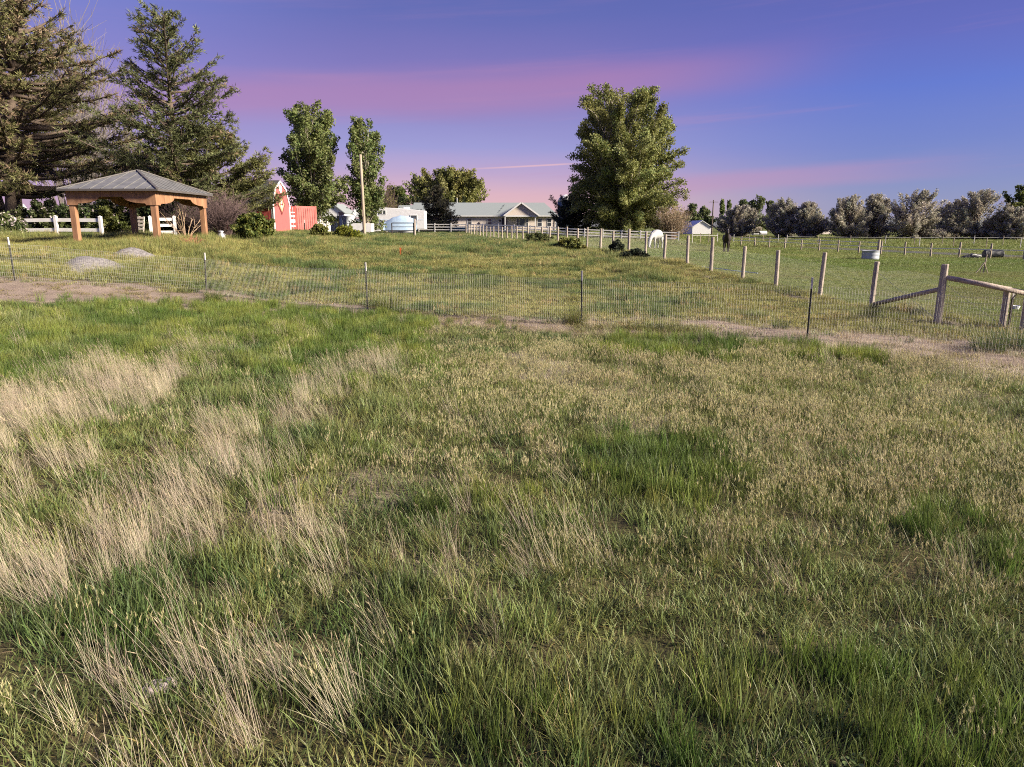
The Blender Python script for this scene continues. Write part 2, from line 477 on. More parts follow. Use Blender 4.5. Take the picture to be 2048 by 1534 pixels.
FOX = patches([(1100, 760, 280, 70, .85), (1560, 745, 420, 60, 1), (1700, 850, 360, 90, 1), (1900, 950, 260, 140, 1), (1330, 850, 160, 40, .9),
    (1080, 830, 230, 70, .6), (950, 940, 300, 70, .35), (1500, 1180, 420, 130, .45), (1880, 1080, 260, 120, .7), (1300, 1130, 300, 70, .3), (850, 700, 250, 40, .3), (1640, 980, 260, 90, .8)])
LUSH = patches([(1300, 935, 170, 75, 1), (1200, 890, 110, 30, .8), (330, 670, 360, 70, .75), (700, 715, 170, 55, .8), (740, 660, 140, 30, .8),
    (1340, 697, 170, 22, .8), (1650, 705, 110, 26, .8), (1900, 1070, 110, 70, .8), (950, 1010, 130, 60, .45), (1700, 1420, 400, 90, .3), (1960, 1480, 260, 120, .5), (1050, 1480, 220, 90, .6), (1400, 1500, 350, 60, .45)])
DEAD = patches([(1085, 735, 90, 30, 1), (1270, 850, 70, 25, .9), (1190, 770, 70, 22, .7), (690, 980, 160, 45, .6), (1990, 745, 120, 22, 1), (1900, 800, 110, 25, .6), (1640, 640, 20, 5, .2), (860, 1150, 120, 40, .35), (1700, 690, 190, 14, .8)])
def field(lst, x, y, wob=0.6, seed=21):
    n = fnoise(x, y, 1.1, seed) - 0.5
    o = np.zeros_like(x)
    for cx, cy, rx, ry, s in lst:
        d = np.sqrt(((x - cx) / rx) ** 2 + ((y - cy) / ry) ** 2) + n * wob
        o = np.maximum(o, s * (1 - sstep(d, 0.65, 1.25)))
    return o
def bare(x, y):
    """trodden earth along the front fence, the track beside the post row, and the trampled corner by the gate"""
    d = y - front_fence_y(x)
    n = fnoise(x, y, 1.7, 31); n2 = fnoise(x, y, 5.5, 33)
    left = 1 - sstep(x, -4.0, -1.0)
    right = sstep(x, 0.5, 3.6)
    lo = -2.1 - 1.7 * left; hi = 0.7 + 1.7 * right
    strip = sstep(d, lo - .5, lo + .5) * (1 - sstep(d, hi - .4, hi + .5))
    o = strip * np.maximum(np.maximum(left, right), 0.85) * sstep(n * .7 + n2 * .3, 0.22, 0.50)
    e = x - post_line_x(y)
    tr = (1 - sstep(np.abs(e + 0.85), 0.12, 0.5)) * sstep(y, 14, 16) * (1 - sstep(y, 30, 36)) * sstep(n, 0.25, 0.5) * 0.8
    spur = (1 - sstep(np.hypot((x + 10.5) / 4.2, (y - 20.2) / 1.2) + (n - .5), 0.6, 1.2)) * .9
    return np.clip(np.maximum.reduce([o, tr, spur]), 0, 1)
def paddock(x, y):
    return sstep(x - post_line_x(y), -0.3, 0.3) * sstep(y - front_fence_y(x), 0.0, 0.8)

# ------------------------------------------------------------------ ground sheet
def graded(a, step, n, grow, far):
    v = [a]; s = step
    for _ in range(n): v.append(v[-1] + s)
    while v[-1] < far:
        s *= grow; v.append(v[-1] + s)
    return np.array(v)
gx = graded(0, 0.28, 50, 1.075, 4200); gx = np.concatenate([-gx[:0:-1], gx])
gy = graded(-1, 0.28, 130, 1.06, 4200); gy = np.concatenate([-1 - graded(0, 0.8, 12, 1.35, 500)[:0:-1], gy])
GX, GY = np.meshgrid(gx, gy)
fx, fy = GX.ravel(), GY.ravel()
fz = GZ(fx, fy)
nx, ny = len(gx), len(gy)
ii = (np.arange(ny - 1)[:, None] * nx + np.arange(nx - 1)[None]).ravel()
ground_faces = np.stack([ii, ii + 1, ii + nx + 1, ii + nx], 1)
def ground_material():
    m = bpy.data.materials.new("ground_soil"); m.use_nodes = True
    nt = m.node_tree; N, L = nt.nodes, nt.links
    b = N['Principled BSDF']; b.inputs['Roughness'].default_value = 0.95; b.inputs['Specular IOR Level'].default_value = 0.1
    geo = N.new('ShaderNodeNewGeometry')
    def noise(s, d=6):
        n = N.new('ShaderNodeTexNoise'); n.inputs['Scale'].default_value = s; n.inputs['Detail'].default_value = d
        n.inputs['Roughness'].default_value = 0.62
        L.new(geo.outputs['Position'], n.inputs['Vector']); return n.outputs[0]
    def ramp(v, a, ca, bb, cb):
        r = N.new('ShaderNodeValToRGB'); L.new(v, r.inputs[0])
        r.color_ramp.elements[0].position = a; r.color_ramp.elements[0].color = (*ca, 1)
        r.color_ramp.elements[1].position = bb; r.color_ramp.elements[1].color = (*cb, 1); return r.outputs[0]
    def mix(f, a, c):
        n = N.new('ShaderNodeMix'); n.data_type = 'RGBA'
        L.new(f, n.inputs[0]); L.new(a, n.inputs[6]); L.new(c, n.inputs[7]); return n.outputs[2]
    n1, n2, n3 = noise(1.6), noise(14), noise(0.22)
    thatch = mix(n2, ramp(n1, .35, (.060, .048, .022), .65, (.090, .085, .034)), ramp(n1, .3, (.11, .085, .05), .7, (.07, .07, .028)))
    green = mix(n3, ramp(n2, .3, (.066, .088, .024), .7, (.115, .125, .040)), ramp(n1, .3, (.085, .112, .028), .7, (.125, .135, .045)))
    dirt = mix(n2, ramp(n1, .3, (.165, .122, .100), .7, (.265, .205, .165)), ramp(n1, .3, (.20, .155, .12), .7, (.30, .24, .19)))
    mulch = ramp(n2, .3, (.34, .27, .19), .7, (.50, .42, .32))
    att = N.new('ShaderNodeAttribute'); att.attribute_name = 'zones'
    sep = N.new('ShaderNodeSeparateColor'); L.new(att.outputs['Color'], sep.inputs[0])
    c = mix(sep.outputs[1], thatch, green)
    c = mix(sep.outputs[0], c, dirt)
    c = mix(sep.outputs[2], c, mulch)
    L.new(c, b.inputs['Base Color'])
    bp = N.new('ShaderNodeBump'); bp.inputs['Strength'].default_value = 0.7; bp.inputs['Distance'].default_value = 0.05
    L.new(noise(22), bp.inputs['Height']); L.new(bp.outputs[0], b.inputs['Normal'])
    return m
gm = mesh_np("ground", np.stack([fx, fy, fz], 1), ground_faces, ground_material(), smooth=True)
zones = np.ones((len(fx), 4), np.float32)
zones[:, 0] = bare(fx, fy)
zones[:, 1] = np.maximum(paddock(fx, fy), sstep(fy - front_fence_y(fx), 1.5, 9)) * 0.95
zones[:, 2] = field(DEAD, fx, fy) * 0.8 * (fy < 15)
_za = gm.attributes.new("zones", 'FLOAT_COLOR', 'POINT'); _za.data.foreach_set("color", zones.ravel())
ground = link_mesh("ground", gm)
tag(ground, "grassy rural ground with bare trodden strips by the fences", "ground", kind="structure")

# gravel lane beyond the pasture
def lane():
    p0, p1 = np.array([37.5, 44.0]), np.array([20.5, 104.0])
    V, F = [], []
    n = 60
    for i in range(n + 1):
        t = i / n; c = p0 + (p1 - p0) * t
        w = 3.2 + 1.5 * t + 0.35 * math.sin(i * 1.7)
        for k in range(6):
            s = k / 5
            x = c[0] + 0.9 + s * w; y = c[1] + s * w * 0.3
            V.append((x, y, gz(x, y) + 0.03 + 0.025 * math.sin(s * PI)))
    for i in range(n):
        for k in range(5):
            a = i * 6 + k; F.append((a, a + 1, a + 7, a + 6))
    tag(link_mesh("lane", mesh_np("lane", V, F, M['road_gravel'], smooth=True)), "dark gravel lane running behind the row of pasture posts", "lane", kind="structure")
lane()
# low hills on the skyline
def hills():
    rng = np.random.default_rng(4)
    V, F = [], []
    xs = np.linspace(-3600, 3600, 90)
    for i, x in enumerate(xs):
        h = 14 + 26 * float(fnoise(np.array([x]), np.array([0.0]), 900, 9)[0])
        for k, (dy, s) in enumerate(((0, 0), (160, .55), (330, .92), (520, 1), (900, .4))):
            V.append((x, 2300 + dy + 120 * math.sin(x / 700), 0.2 + h * s))
    for i in range(len(xs) - 1):
        for k in range(4):
            a = i * 5 + k; F.append((a, a + 5, a + 6, a + 1))
    tag(link_mesh("hills", mesh_np("hills", V, F, M['hill_sage_haze'], smooth=True)), "low grey hills along the far horizon", "hills", kind="structure")
hills()

# ------------------------------------------------------------------ grass tufts (seed meshes of the scattered grass)
def blades(rng, n, rad, L, W, lean, curl, seg=3, lean_dir=None, col=(1, 1, 1), cvar=.18, tipcol=None, rpow=.5):
    """n curved tapering blades rooted in a disc; returns verts, faces, colours"""
    V, F, T = [], [], []
    for _ in range(n):
        r = rad * rng.random() ** rpow; a = rng.random() * 2 * PI
        p = np.array([r * math.cos(a), r * math.sin(a), -0.02])
        l = rng.uniform(*L); w = rng.uniform(*W)
        az = a + rng.normal(0, .9) if lean_dir is None else lean_dir + rng.normal(0, .45)
        th = abs(rng.normal(lean, lean * .5 + .05)); cu = max(0, rng.normal(curl, curl * .5))
        face = rng.random() * PI
        sx, sy = math.cos(face), math.sin(face)
        base = len(V)
        k = np.array(col) * (1 + rng.normal(0, cvar)) * np.array([1 + rng.normal(0, .06), 1, 1 + rng.normal(0, .08)])
        k = np.clip(k, .004, 3)
        for s in range(seg + 1):
            t = s / seg
            ww = w * (1 - t) ** .7 if s < seg else 0
            tc = k if tipcol is None else k * (1 - t * t) + k * np.array(tipcol) * t * t  # tips yellower, and brighter: light on the blade tops put into the colour
            if s < seg:
                V += [p + np.array([sx * ww / 2, sy * ww / 2, 0]), p - np.array([sx * ww / 2, sy * ww / 2, 0])]; T += [tc, tc]
            else:
                V.append(p.copy()); T.append(tc)
            ang = th + cu * t
            p = p + l / seg * np.array([math.sin(ang) * math.cos(az), math.sin(ang) * math.sin(az), math.cos(ang)])
        for s in range(seg):
            a0 = base + 2 * s
            if s < seg - 1:
                F += [(a0, a0 + 1, a0 + 3), (a0, a0 + 3, a0 + 2)]
            else:
                F.append((a0, a0 + 1, a0 + 2))
    return V, F, T
def heads(rng, n, rad, H, HL, HW, col, stem=(.9, 1.0, .6), lean=.15, lean_dir=None, droop=.2, bristle=6):
    """thin stems each carrying a bristly spike"""
    V, F, T = [], [], []
    for _ in range(n):
        r = rad * rng.random() ** .5; a = rng.random() * 2 * PI
        b = np.array([r * math.cos(a), r * math.sin(a), -0.02])
        az = rng.random() * 2 * PI if lean_dir is None else lean_dir + rng.normal(0, .35)
        th = abs(rng.normal(lean, lean * .4)); h = rng.uniform(*H)
        d = np.array([math.sin(th) * math.cos(az), math.sin(th) * math.sin(az), math.cos(th)])
        top = b + d * h
        i0 = len(V)
        sd = np.array([-math.sin(az), math.cos(az), 0]) * .0014
        V += [b - sd, b + sd, top + sd * .6, top - sd * .6]
        F += [(i0, i0 + 1, i0 + 2), (i0, i0 + 2, i0 + 3)]; T += [np.array(stem)] * 4
        hl = rng.uniform(*HL); hw = rng.uniform(*HW)
        d2 = d + np.array([math.cos(az) * droop, math.sin(az) * droop, -droop * .3]); d2 /= np.linalg.norm(d2)
        tip = top + d2 * hl
        k = np.array(col) * (1 + rng.normal(0, .15))
        s1 = np.cross(d2, [0.3, .5, .8]); s1 /= np.linalg.norm(s1); s2 = np.cross(d2, s1)
        for q in (s1, s2):
            i0 = len(V); m = top + d2 * hl * .4
            V += [top, m + q * hw / 2, tip, m - q * hw / 2]; T += [k * .9, k, k * 1.05, k]
            F += [(i0, i0 + 1, i0 + 2), (i0, i0 + 2, i0 + 3)]
        for j in range(bristle):
            t = rng.random(); o = rng.random() * 2 * PI
            c = top + d2 * hl * t; q = s1 * math.cos(o) + s2 * math.sin(o)
            e = c + q * hw * 1.2 + d2 * hl * .45; side = np.cross(q, d2) * .0016
            i0 = len(V); V += [c - side, c + side, e]; T += [k, k, k * 1.1]; F.append((i0, i0 + 1, i0 + 2))
    return V, F, T
def merge(*parts):
    V, F, T = [], [], []
    for v, f, t in parts:
        b = len(V); V += v; T += t; F += [tuple(i + b for i in q) for q in f]
    return V, F, T
def seed_collection(name, makers):
    c = bpy.data.collections.new(name)
    for i, mk in enumerate(makers):
        V, F, T = mk
        me = mesh_np(f"{name}_{i:02d}", np.array(V), np.array(F), M['blade'], tint=np.array(T))
        c.objects.link(bpy.data.objects.new(f"{name}_{i:02d}", me))
    return c
_tree_cache = {}
def scatter_tree(coll):
    ng = bpy.data.node_groups.new("scatter_" + coll.name, 'GeometryNodeTree')
    ng.interface.new_socket("Geometry", in_out='INPUT', socket_type='NodeSocketGeometry')
    ng.interface.new_socket("Geometry", in_out='OUTPUT', socket_type='NodeSocketGeometry')
    N, L = ng.nodes, ng.links
    gi, go = N.new('NodeGroupInput'), N.new('NodeGroupOutput')
    ci = N.new('GeometryNodeCollectionInfo'); ci.inputs['Collection'].default_value = coll
    ci.inputs['Separate Children'].default_value = True; ci.inputs['Reset Children'].default_value = True
    ip = N.new('GeometryNodeInstanceOnPoints'); ip.inputs['Pick Instance'].default_value = True
    def na(nm, dt):
        n = N.new('GeometryNodeInputNamedAttribute'); n.data_type = dt; n.inputs[0].default_value = nm
        return n.outputs['Attribute']
    er = N.new('FunctionNodeEulerToRotation')
    L.new(na('rot', 'FLOAT_VECTOR'), er.inputs[0])
    L.new(gi.outputs[0], ip.inputs['Points']); L.new(ci.outputs[0], ip.inputs['Instance'])
    L.new(na('idx', 'INT'), ip.inputs['Instance Index']); L.new(er.outputs[0], ip.inputs['Rotation'])
    L.new(na('scl', 'FLOAT_VECTOR'), ip.inputs['Scale'])
    L.new(ip.outputs[0], go.inputs[0])
    return ng
def scatter(name, coll, x, y, sc, tint, label, cat, tiltsd=.08, spin=True, seed=1, zscale=None, zoff=0.0, rotz=None):
    rng = np.random.default_rng(seed)
    n = len(x)
    V = np.stack([x, y, GZ(x, y) + zoff], 1).astype(np.float32)
    me = bpy.data.meshes.new(name); me.vertices.add(n); me.vertices.foreach_set("co", V.ravel())
    rot = np.zeros((n, 3), np.float32); rot[:, :2] = rng.normal(0, tiltsd, (n, 2))
    rot[:, 2] = rng.random(n) * 2 * PI if spin else rng.normal(0, .35, n)
    a = me.attributes.new("rot", 'FLOAT_VECTOR', 'POINT'); a.data.foreach_set("vector", rot.ravel())
    s3 = np.repeat(np.asarray(sc, np.float32)[:, None], 3, 1)
    if zscale is not None: s3[:, 2] *= zscale
    a = me.attributes.new("scl", 'FLOAT_VECTOR', 'POINT'); a.data.foreach_set("vector", s3.astype(np.float32).ravel())
    a = me.attributes.new("idx", 'INT', 'POINT'); a.data.foreach_set("value", rng.integers(0, len(coll.objects), n).astype(np.int32))
    T = np.ones((n, 4), np.float32); T[:, :3] = np.clip(tint, 0.003, 1)
    a = me.attributes.new("tint", 'FLOAT_COLOR', 'POINT'); a.data.foreach_set("color", T.ravel())
    o = link_mesh(name, me)
    if coll.name not in _tree_cache: _tree_cache[coll.name] = scatter_tree(coll)
    md = o.modifiers.new("scatter", 'NODES'); md.node_group = _tree_cache[coll.name]
    me.materials.append(M['blade'])
    tag(o, label, cat, kind="stuff")
    return o

rg = np.random.default_rng(11)
SW = (.0035, .0065)
seed_turf = seed_collection("turf", [merge(blades(rg, 42, .14, (.11, .25), (.005, .0095), .15, .38, col=(.86, .90, .90), tipcol=(1.42, 1.30, 1.10)), blades(rg, 9, .14, (.07, .16), (.003, .005), .6, .8, col=(1.9, 1.3, 1.3))) for _ in range(5)])
seed_lush = seed_collection("lush", [merge(blades(rg, 46, .12, (.20, .36), (.006, .011), .12, .30, tipcol=(1.7, 1.45, 1.1)), blades(rg, 14, .13, (.10, .2), SW, .3, .5)) for _ in range(4)])
seed_bunch = seed_collection("bunch", [merge(blades(rg, 120, .07, (.20, .38), (.0025, .0045), .40, .8, seg=4, rpow=.8), blades(rg, 12, .06, (.25, .45), (.002, .003), .5, .8, col=(2.4, 1.7, 1.7), seg=4)) for _ in range(4)])
LD = PI - .25                                   # prevailing lean of the dry stalks
seed_straw = seed_collection("straw", [merge(blades(rg, 20, .13, (.35, .72), (.0022, .0036), .42, .30, seg=4, lean_dir=LD),
    heads(rg, 12, .13, (.38, .66), (.05, .09), (.004, .008), (1.05, 1.0, .95), stem=(1, 1, 1), lean=.46, lean_dir=LD, droop=.15, bristle=3),
    blades(rg, 14, .12, (.14, .3), (.0025, .004), .5, .8, col=(.7, .66, .6))) for _ in range(5)])
seed_fox = seed_collection("foxtail", [merge(heads(rg, 15, .14, (.12, .23), (.035, .06), (.010, .016), (1, 1, 1), stem=(.42, .56, .28), lean=.08, droop=.15, bristle=7),
    blades(rg, 10, .13, (.07, .15), (.003, .005), .35, .5, col=(.30, .48, .24))) for _ in range(5)])
def rosette(rng, n):
    V, F, T = [], [], []
    for i in range(n):
        a = i * 2.4 + rng.normal(0, .3); l = rng.uniform(.03, .085); w = l * rng.uniform(.35, .5); el = rng.uniform(.15, 1.0)
        b0 = np.array([rng.normal(0, .02), rng.normal(0, .02), rng.uniform(0, .10)])
        d = np.array([math.cos(a) * math.cos(el), math.sin(a) * math.cos(el), math.sin(el)]); s = np.array([-math.sin(a), math.cos(a), 0])
        k = np.ones(3) * (1 + rng.normal(0, .15)); i0 = len(V)
        V += [b0, b0 + d * l * .55 + s * w / 2, b0 + d * l * .9 - np.array([0, 0, l * .2]), b0 + d * l * .55 - s * w / 2]; T += [k] * 4
        F += [(i0, i0 + 1, i0 + 2), (i0, i0 + 2, i0 + 3)]
    return V, F, T
seed_weed = seed_collection("weed", [rosette(rg, 46) for _ in range(4)])
seed_litter = seed_collection("litter", [blades(rg, 42, .17, (.08, .22), (.002, .004), 1.15, .5, cvar=.3) for _ in range(4)])
seed_field = seed_collection("fieldgrass", [merge(blades(rg, 64, .30, (.16, .38), (.010, .018), .18, .4, seg=2, cvar=.25, tipcol=(1.5, 1.35, 1.1)), blades(rg, 10, .28, (.2, .4), (.006, .010), .3, .5, seg=2, col=(1.7, 1.3, 1.2))) for _ in range(5)])
seed_far = seed_collection("fargrass", [blades(rg, 60, .6, (.16, .36), (.022, .038), .25, .4, seg=2, cvar=.25) for _ in range(4)])
seed_short = seed_collection("shortgrass", [blades(rg, 70, .34, (.03, .075), (.007, .013), .35, .4, seg=2, cvar=.2) for _ in range(4)])

def cloud(rng, dens, y0, y1, spread=.80, margin=3.0, dmax=None):
    """random points of the given density in the wedge in front of the camera (margins for a step aside)"""
    area = spread * (y1 ** 2 - y0 ** 2) + 2 * margin * (y1 - y0)
    n = int(area * dens)
    yy = np.sqrt(rng.random(n * 2) * (y1 ** 2 - y0 ** 2 + 1e-6) + y0 ** 2)
    w = spread * yy + margin
    wmax = spread * y1 + margin
    yy = rng.uniform(y0, y1, n * 3); w = spread * yy + margin
    keep = rng.random(n * 3) < w / wmax
    yy, w = yy[keep][:n], w[keep][:n]
    return rng.uniform(-1, 1, len(yy)) * w, yy
G_MID, G_YEL, G_DARK, G_BLUE = np.array([.155, .185, .060]), np.array([.270, .262, .100]), np.array([.085, .122, .042]), np.array([.115, .150, .058])
C_STRAW, C_PINK, C_FOX, C_TAN = np.array([.42, .36, .25]), np.array([.38, .31, .24]), np.array([.47, .430, .240]), np.array([.28, .225, .135])
def green(x, y, rng, shift=0.0, var=.12):
    n = len(x)
    a = sstep(fnoise(x, y, 2.2, 41) + shift, .35, .68)[:, None]
    b = sstep(fnoise(x, y, .8, 43), .42, .66)[:, None]
    c = G_MID * (1 - a) + G_DARK * a
    c = c * (1 - .48 * b) + G_YEL * .48 * b
    m = sstep(fnoise(x, y, .45, 45), .52, .70)[:, None]; c = c * (1 - .45 * m)* 1.0 + G_DARK * .45 * m * .8
    d = sstep(fnoise(x, y, 1.4, 47), .5, .75)[:, None]
    c = c * (1 - .5 * d) + G_BLUE * .5 * d
    return c * (1 + rng.normal(0, var, (n, 1))) * (1 + rng.normal(0, .05, (n, 3)))

def near_meadow():
    rng = np.random.default_rng(5)
    for tagname, y0, y1, d, scl in (("a", 1.2, 5.5, 72, 1.05), ("b", 5.5, 10, 52, 1.2), ("c", 10, 22.5, 36, 1.4)):
        x, y = cloud(rng, d, y0, y1)
        k = (y < front_fence_y(x) + .6)
        x, y = x[k], y[k]
        br = bare(x, y); dead = field(DEAD, x, y); fox = field(FOX, x, y); lush = field(LUSH, x, y); st = field(STRAW, x, y)
        gapn = fnoise(x, y, .55, 51)
        keep = rng.random(len(x)) > np.clip(.90 * br + .75 * dead + .15 * st, 0, .98)
        keep &= (gapn + .22 * rng.random(len(x))) > .37
        x, y, br, fox, lush, st, dead = (v[keep] for v in (x, y, br, fox, lush, st, dead))
        hn = fnoise(x, y, .60, 53)
        h = (.24 + 1.05 * hn ** 2.0) * (1 - .28 * fox)
        c = green(x, y, rng)
        f = (fox * .35)[:, None]; c = c * (1 - f) + G_YEL * f
        b2 = np.clip(br * 1.3, 0, 1)[:, None]; c = c * (1 - b2) + np.array([.20, .17, .07]) * b2
        h = h * (1 - .45 * br) * (1 - .35 * sstep(y - front_fence_y(x), -6.5, -3.5))
        sc = scl * rng.uniform(.8, 1.2, len(x))
        scatter("meadow_grass", seed_turf, x, y, sc, c, {"a": "short green grass carpeting the ground nearest the camera", "b": "green grass of the middle meadow between straw and foxtails",
            "c": "green grass growing up to the wire fence"}[tagname], "grass", zscale=h, seed=int(y0 * 10) + 1)
    # lush dark stands
    x, y = cloud(rng, 95, 1.2, 22)
    lush = field(LUSH, x, y, seed=23)
    base = .07 * sstep(fnoise(x, y, 1.6, 61), .55, .75)
    k = (rng.random(len(x)) < np.maximum(lush * .95 * sstep(fnoise(x, y, .45, 65), .25, .60), base)) & (y < front_fence_y(x) - .9)
    x, y, lush = x[k], y[k], lush[k]
    c = green(x, y, rng, .08) * np.array([.72, .86, .56]) * (1 + .35 * (fnoise(x, y, .5, 63)[:, None] - .5))
    scatter("lush_grass", seed_lush, x, y, rng.uniform(.42, .78, len(x)) * (1 + .01 * y), c, "lush dark green grass standing in thick patches", "grass", seed=71)
    # fine-leaved bunches
    x, y = cloud(rng, 3.0, 1.6, 15)
    st = field(STRAW, x, y)
    k = (rng.random(len(x)) < .22 + .55 * st) & (bare(x, y) < .4)
    x, y = x[k], y[k]
    ex = np.array([flat(*p) for p in ((560, 860), (880, 850), (1120, 1150), (640, 905), (520, 1170), (960, 965), (1830, 920), (1890, 1070), (830, 1250), (1010, 1140), (760, 1140), (1150, 1500), (600, 1000), (870, 1090))])
    x = np.concatenate([x, ex[:, 0]]); y = np.concatenate([y, ex[:, 1]])
    sc = np.concatenate([rng.uniform(.38, .70, len(x) - len(ex)), rng.uniform(.60, .85, len(ex))])
    c = (np.array([.185, .200, .060]) * (1 + rng.normal(0, .15, (len(x), 1))))
    scatter("bunch_grass", seed_bunch, x, y, sc, c, "rounded yellow-green bunches of fine arching grass", "grass", seed=73)
    # straw
    x, y = cloud(rng, 46, 1.2, 16)
    st = field(STRAW, x, y, seed=27) * (.18 + 1.35 * sstep(fnoise(x, y, .7, 81), .38, .66))
    k = (rng.random(len(x)) < st * .56 + .014 + .05 * (1 - sstep(x, -.5, 1.0)) * (1 - sstep(y, 5, 7)))
    x, y = x[k], y[k]
    c = C_STRAW * (1 + rng.normal(0, .12, (len(x), 1)))
    p = (rng.random(len(x)) < .3)[:, None]; c = np.where(p, C_PINK * .95, c)
    scatter("straw_grass", seed_straw, x, y, rng.uniform(.42, .80, len(x)), c, "tall dry straw-coloured stalks leaning to one side", "grass", spin=False, tiltsd=.06, seed=75)
    # foxtails
    x, y = cloud(rng, 85, 1.2, 17)
    fx_ = field(FOX, x, y, seed=29) * (.25 + 1.1 * sstep(fnoise(x, y, .7, 85), .30, .62))
    k = (rng.random(len(x)) < fx_ * (.58 - .14 * sstep(y, 7, 11)) + .014) & (bare(x, y) < .5) & (field(LUSH, x, y) < .55)
    x, y = x[k], y[k]
    c = C_FOX * (1 + rng.normal(0, .12, (len(x), 1)))
    g = sstep(fnoise(x, y, 1.5, 87), .4, .7)[:, None]; c = c * (1 - .30 * g) + np.array([.42, .33, .22]) * .30 * g
    g2 = (1 - sstep(y, 4.2, 6.5))[:, None]; c = c * (1 - .35 * g2) + np.array([.24, .23, .085]) * .35 * g2
    scatter("foxtail_grass", seed_fox, x, y, rng.uniform(.62, .98, len(x)) * (1 + .008 * y), c, "pale foxtail grass with bristly cream seed heads", "grass", seed=77)
    # dead litter between the plants
    x, y = cloud(rng, 60, 1.2, 17)
    d = field(DEAD, x, y); b = bare(x, y)
    k = rng.random(len(x)) < np.clip(.10 + .8 * d + .25 * b, 0, 1)
    x, y, d, b = x[k], y[k], d[k], b[k]
    c = C_TAN * (1 + rng.normal(0, .2, (len(x), 1)))
    q = np.maximum(d, b * .8)[:, None]; c = c * (1 - q) + C_PINK * q
    scatter("dry_litter", seed_litter, x, y, rng.uniform(.7, 1.2, len(x)), c, "flattened dry grass litter lying on the soil", "litter", tiltsd=.2, seed=79, zoff=.01)
    # low broad-leaved weeds
    x, y = cloud(rng, 5.0, 1.4, 12)
    k = (rng.random(len(x)) < .05 + .4 * sstep(fnoise(x, y, 1.2, 105), .62, .75)) & (bare(x, y) < .6)
    x, y = x[k], y[k]
    c = np.array([.155, .205, .075]) * (1 + rng.normal(0, .15, (len(x), 1)))
    scatter("meadow_weeds", seed_weed, x, y, rng.uniform(.35, .65, len(x)), c, "low broad-leaved weeds among the near grass", "weeds", seed=83)
near_meadow()

def rough_field():
    rng = np.random.default_rng(8)
    for nm, coll, y0, y1, d, s0 in (("near", seed_field, 12, 34, 34, .75), ("mid", seed_field, 34, 62, 14, .85), ("far", seed_far, 62, 130, 3.4, .62)):
        x, y = cloud(rng, d, y0, y1, .84, 4)
        k = (y > front_fence_y(x) - .25) & (x < post_line_x(y) + .15) & (np.hypot(x, y) < 150)
        k &= ~((np.abs(x + 17) < 1.6) & (np.abs(y - 24.3) < .8))
        x, y = x[k], y[k]
        n1 = fnoise(x, y, 2.6, 3); n2 = fnoise(x, y, 1.2, 91); n3 = fnoise(x, y, 7, 93)
        br = bare(x, y)
        k = rng.random(len(x)) > br * .95
        x, y, n1, n2, n3, br = x[k], y[k], n1[k], n2[k], n3[k], br[k]
        tall = sstep(-x, 8, 13) * sstep(y, 19, 24) * (1 - sstep(y, 33, 40))
        h = (.22 + 1.15 * n2 ** 1.7 + .50 * sstep(n1, .5, .8)) * (1 + .55 * tall) * (1 - .4 * br)
        a = sstep(n2 * .75 + n1 * .25, .44, .60)[:, None]
        c = np.array([.200, .210, .078]) * (1 - a) + np.array([.080, .120, .042]) * a
        b = sstep(n3 * .5 + fnoise(x, y, 1.7, 95) * .5, .48, .66)[:, None]
        c = c * (1 - .38 * b) + np.array([.250, .240, .095]) * .38 * b
        tt = tall[:, None] * .5; c = c * (1 - tt) + np.array([.235, .235, .085]) * tt
        dr = (rng.random(len(x)) < .06)[:, None]; c = np.where(dr, np.array([.30, .24, .12]), c)
        c = c * (1 + rng.normal(0, .16, (len(x), 1)))
        scatter("field_grass", coll, x, y, s0 * rng.uniform(.75, 1.25, len(x)), c, {"near": "tussocky green grass just beyond the wire fence", "mid": "rough green grass rising behind the gazebo line",
            "far": "distant rough grass in front of the white rail fence"}[nm], "grass", zscale=h, seed=int(y0) + 200)
    for nm, coll, y0, y1, d, s0 in (("near", seed_short, 11, 40, 26, .8), ("mid", seed_short, 40, 75, 9, 1.5), ("far", seed_far, 75, 170, 1.5, 1.4)):
        x, y = cloud(rng, d, y0, y1, .84, 4)
        k = (y > front_fence_y(x)) & (x > post_line_x(y) + .15)
        x, y = x[k], y[k]
        n2 = fnoise(x, y, 2.4, 97); n1 = fnoise(x, y * 2.2, 6, 99); n4 = fnoise(x, y * 2.5, 1.6, 101)
        edge = 1 - sstep(x - post_line_x(y), .2, 1.2)
        a = sstep(n2 * .5 + n4 * .5, .42, .64)[:, None]
        c = np.array([.150, .190, .045]) * (1 - a) + np.array([.210, .220, .070]) * a
        b = sstep(n1, .55, .75)[:, None]; c = c * (1 - .6 * b) + np.array([.19, .155, .07]) * .6 * b
        g = (sstep(y, 33, 40) * (1 - sstep(y, 47, 52)))[:, None] * .5; c = c * (1 - g) + np.array([.105, .175, .032]) * g
        c = c * (1 + rng.normal(0, .14, (len(x), 1)))
        h = (.6 + .8 * n4 + 1.6 * edge) if nm != "far" else (.35 + .3 * n4)
        scatter("pasture_grass", coll, x, y, s0 * rng.uniform(.8, 1.2, len(x)), c, {"near": "short grazed pasture grass beside the round posts", "mid": "short bright pasture grass around the horses",
            "far": "far pasture grass below the silvery trees"}[nm], "grass", zscale=h, seed=int(y0) + 300)
rough_field()

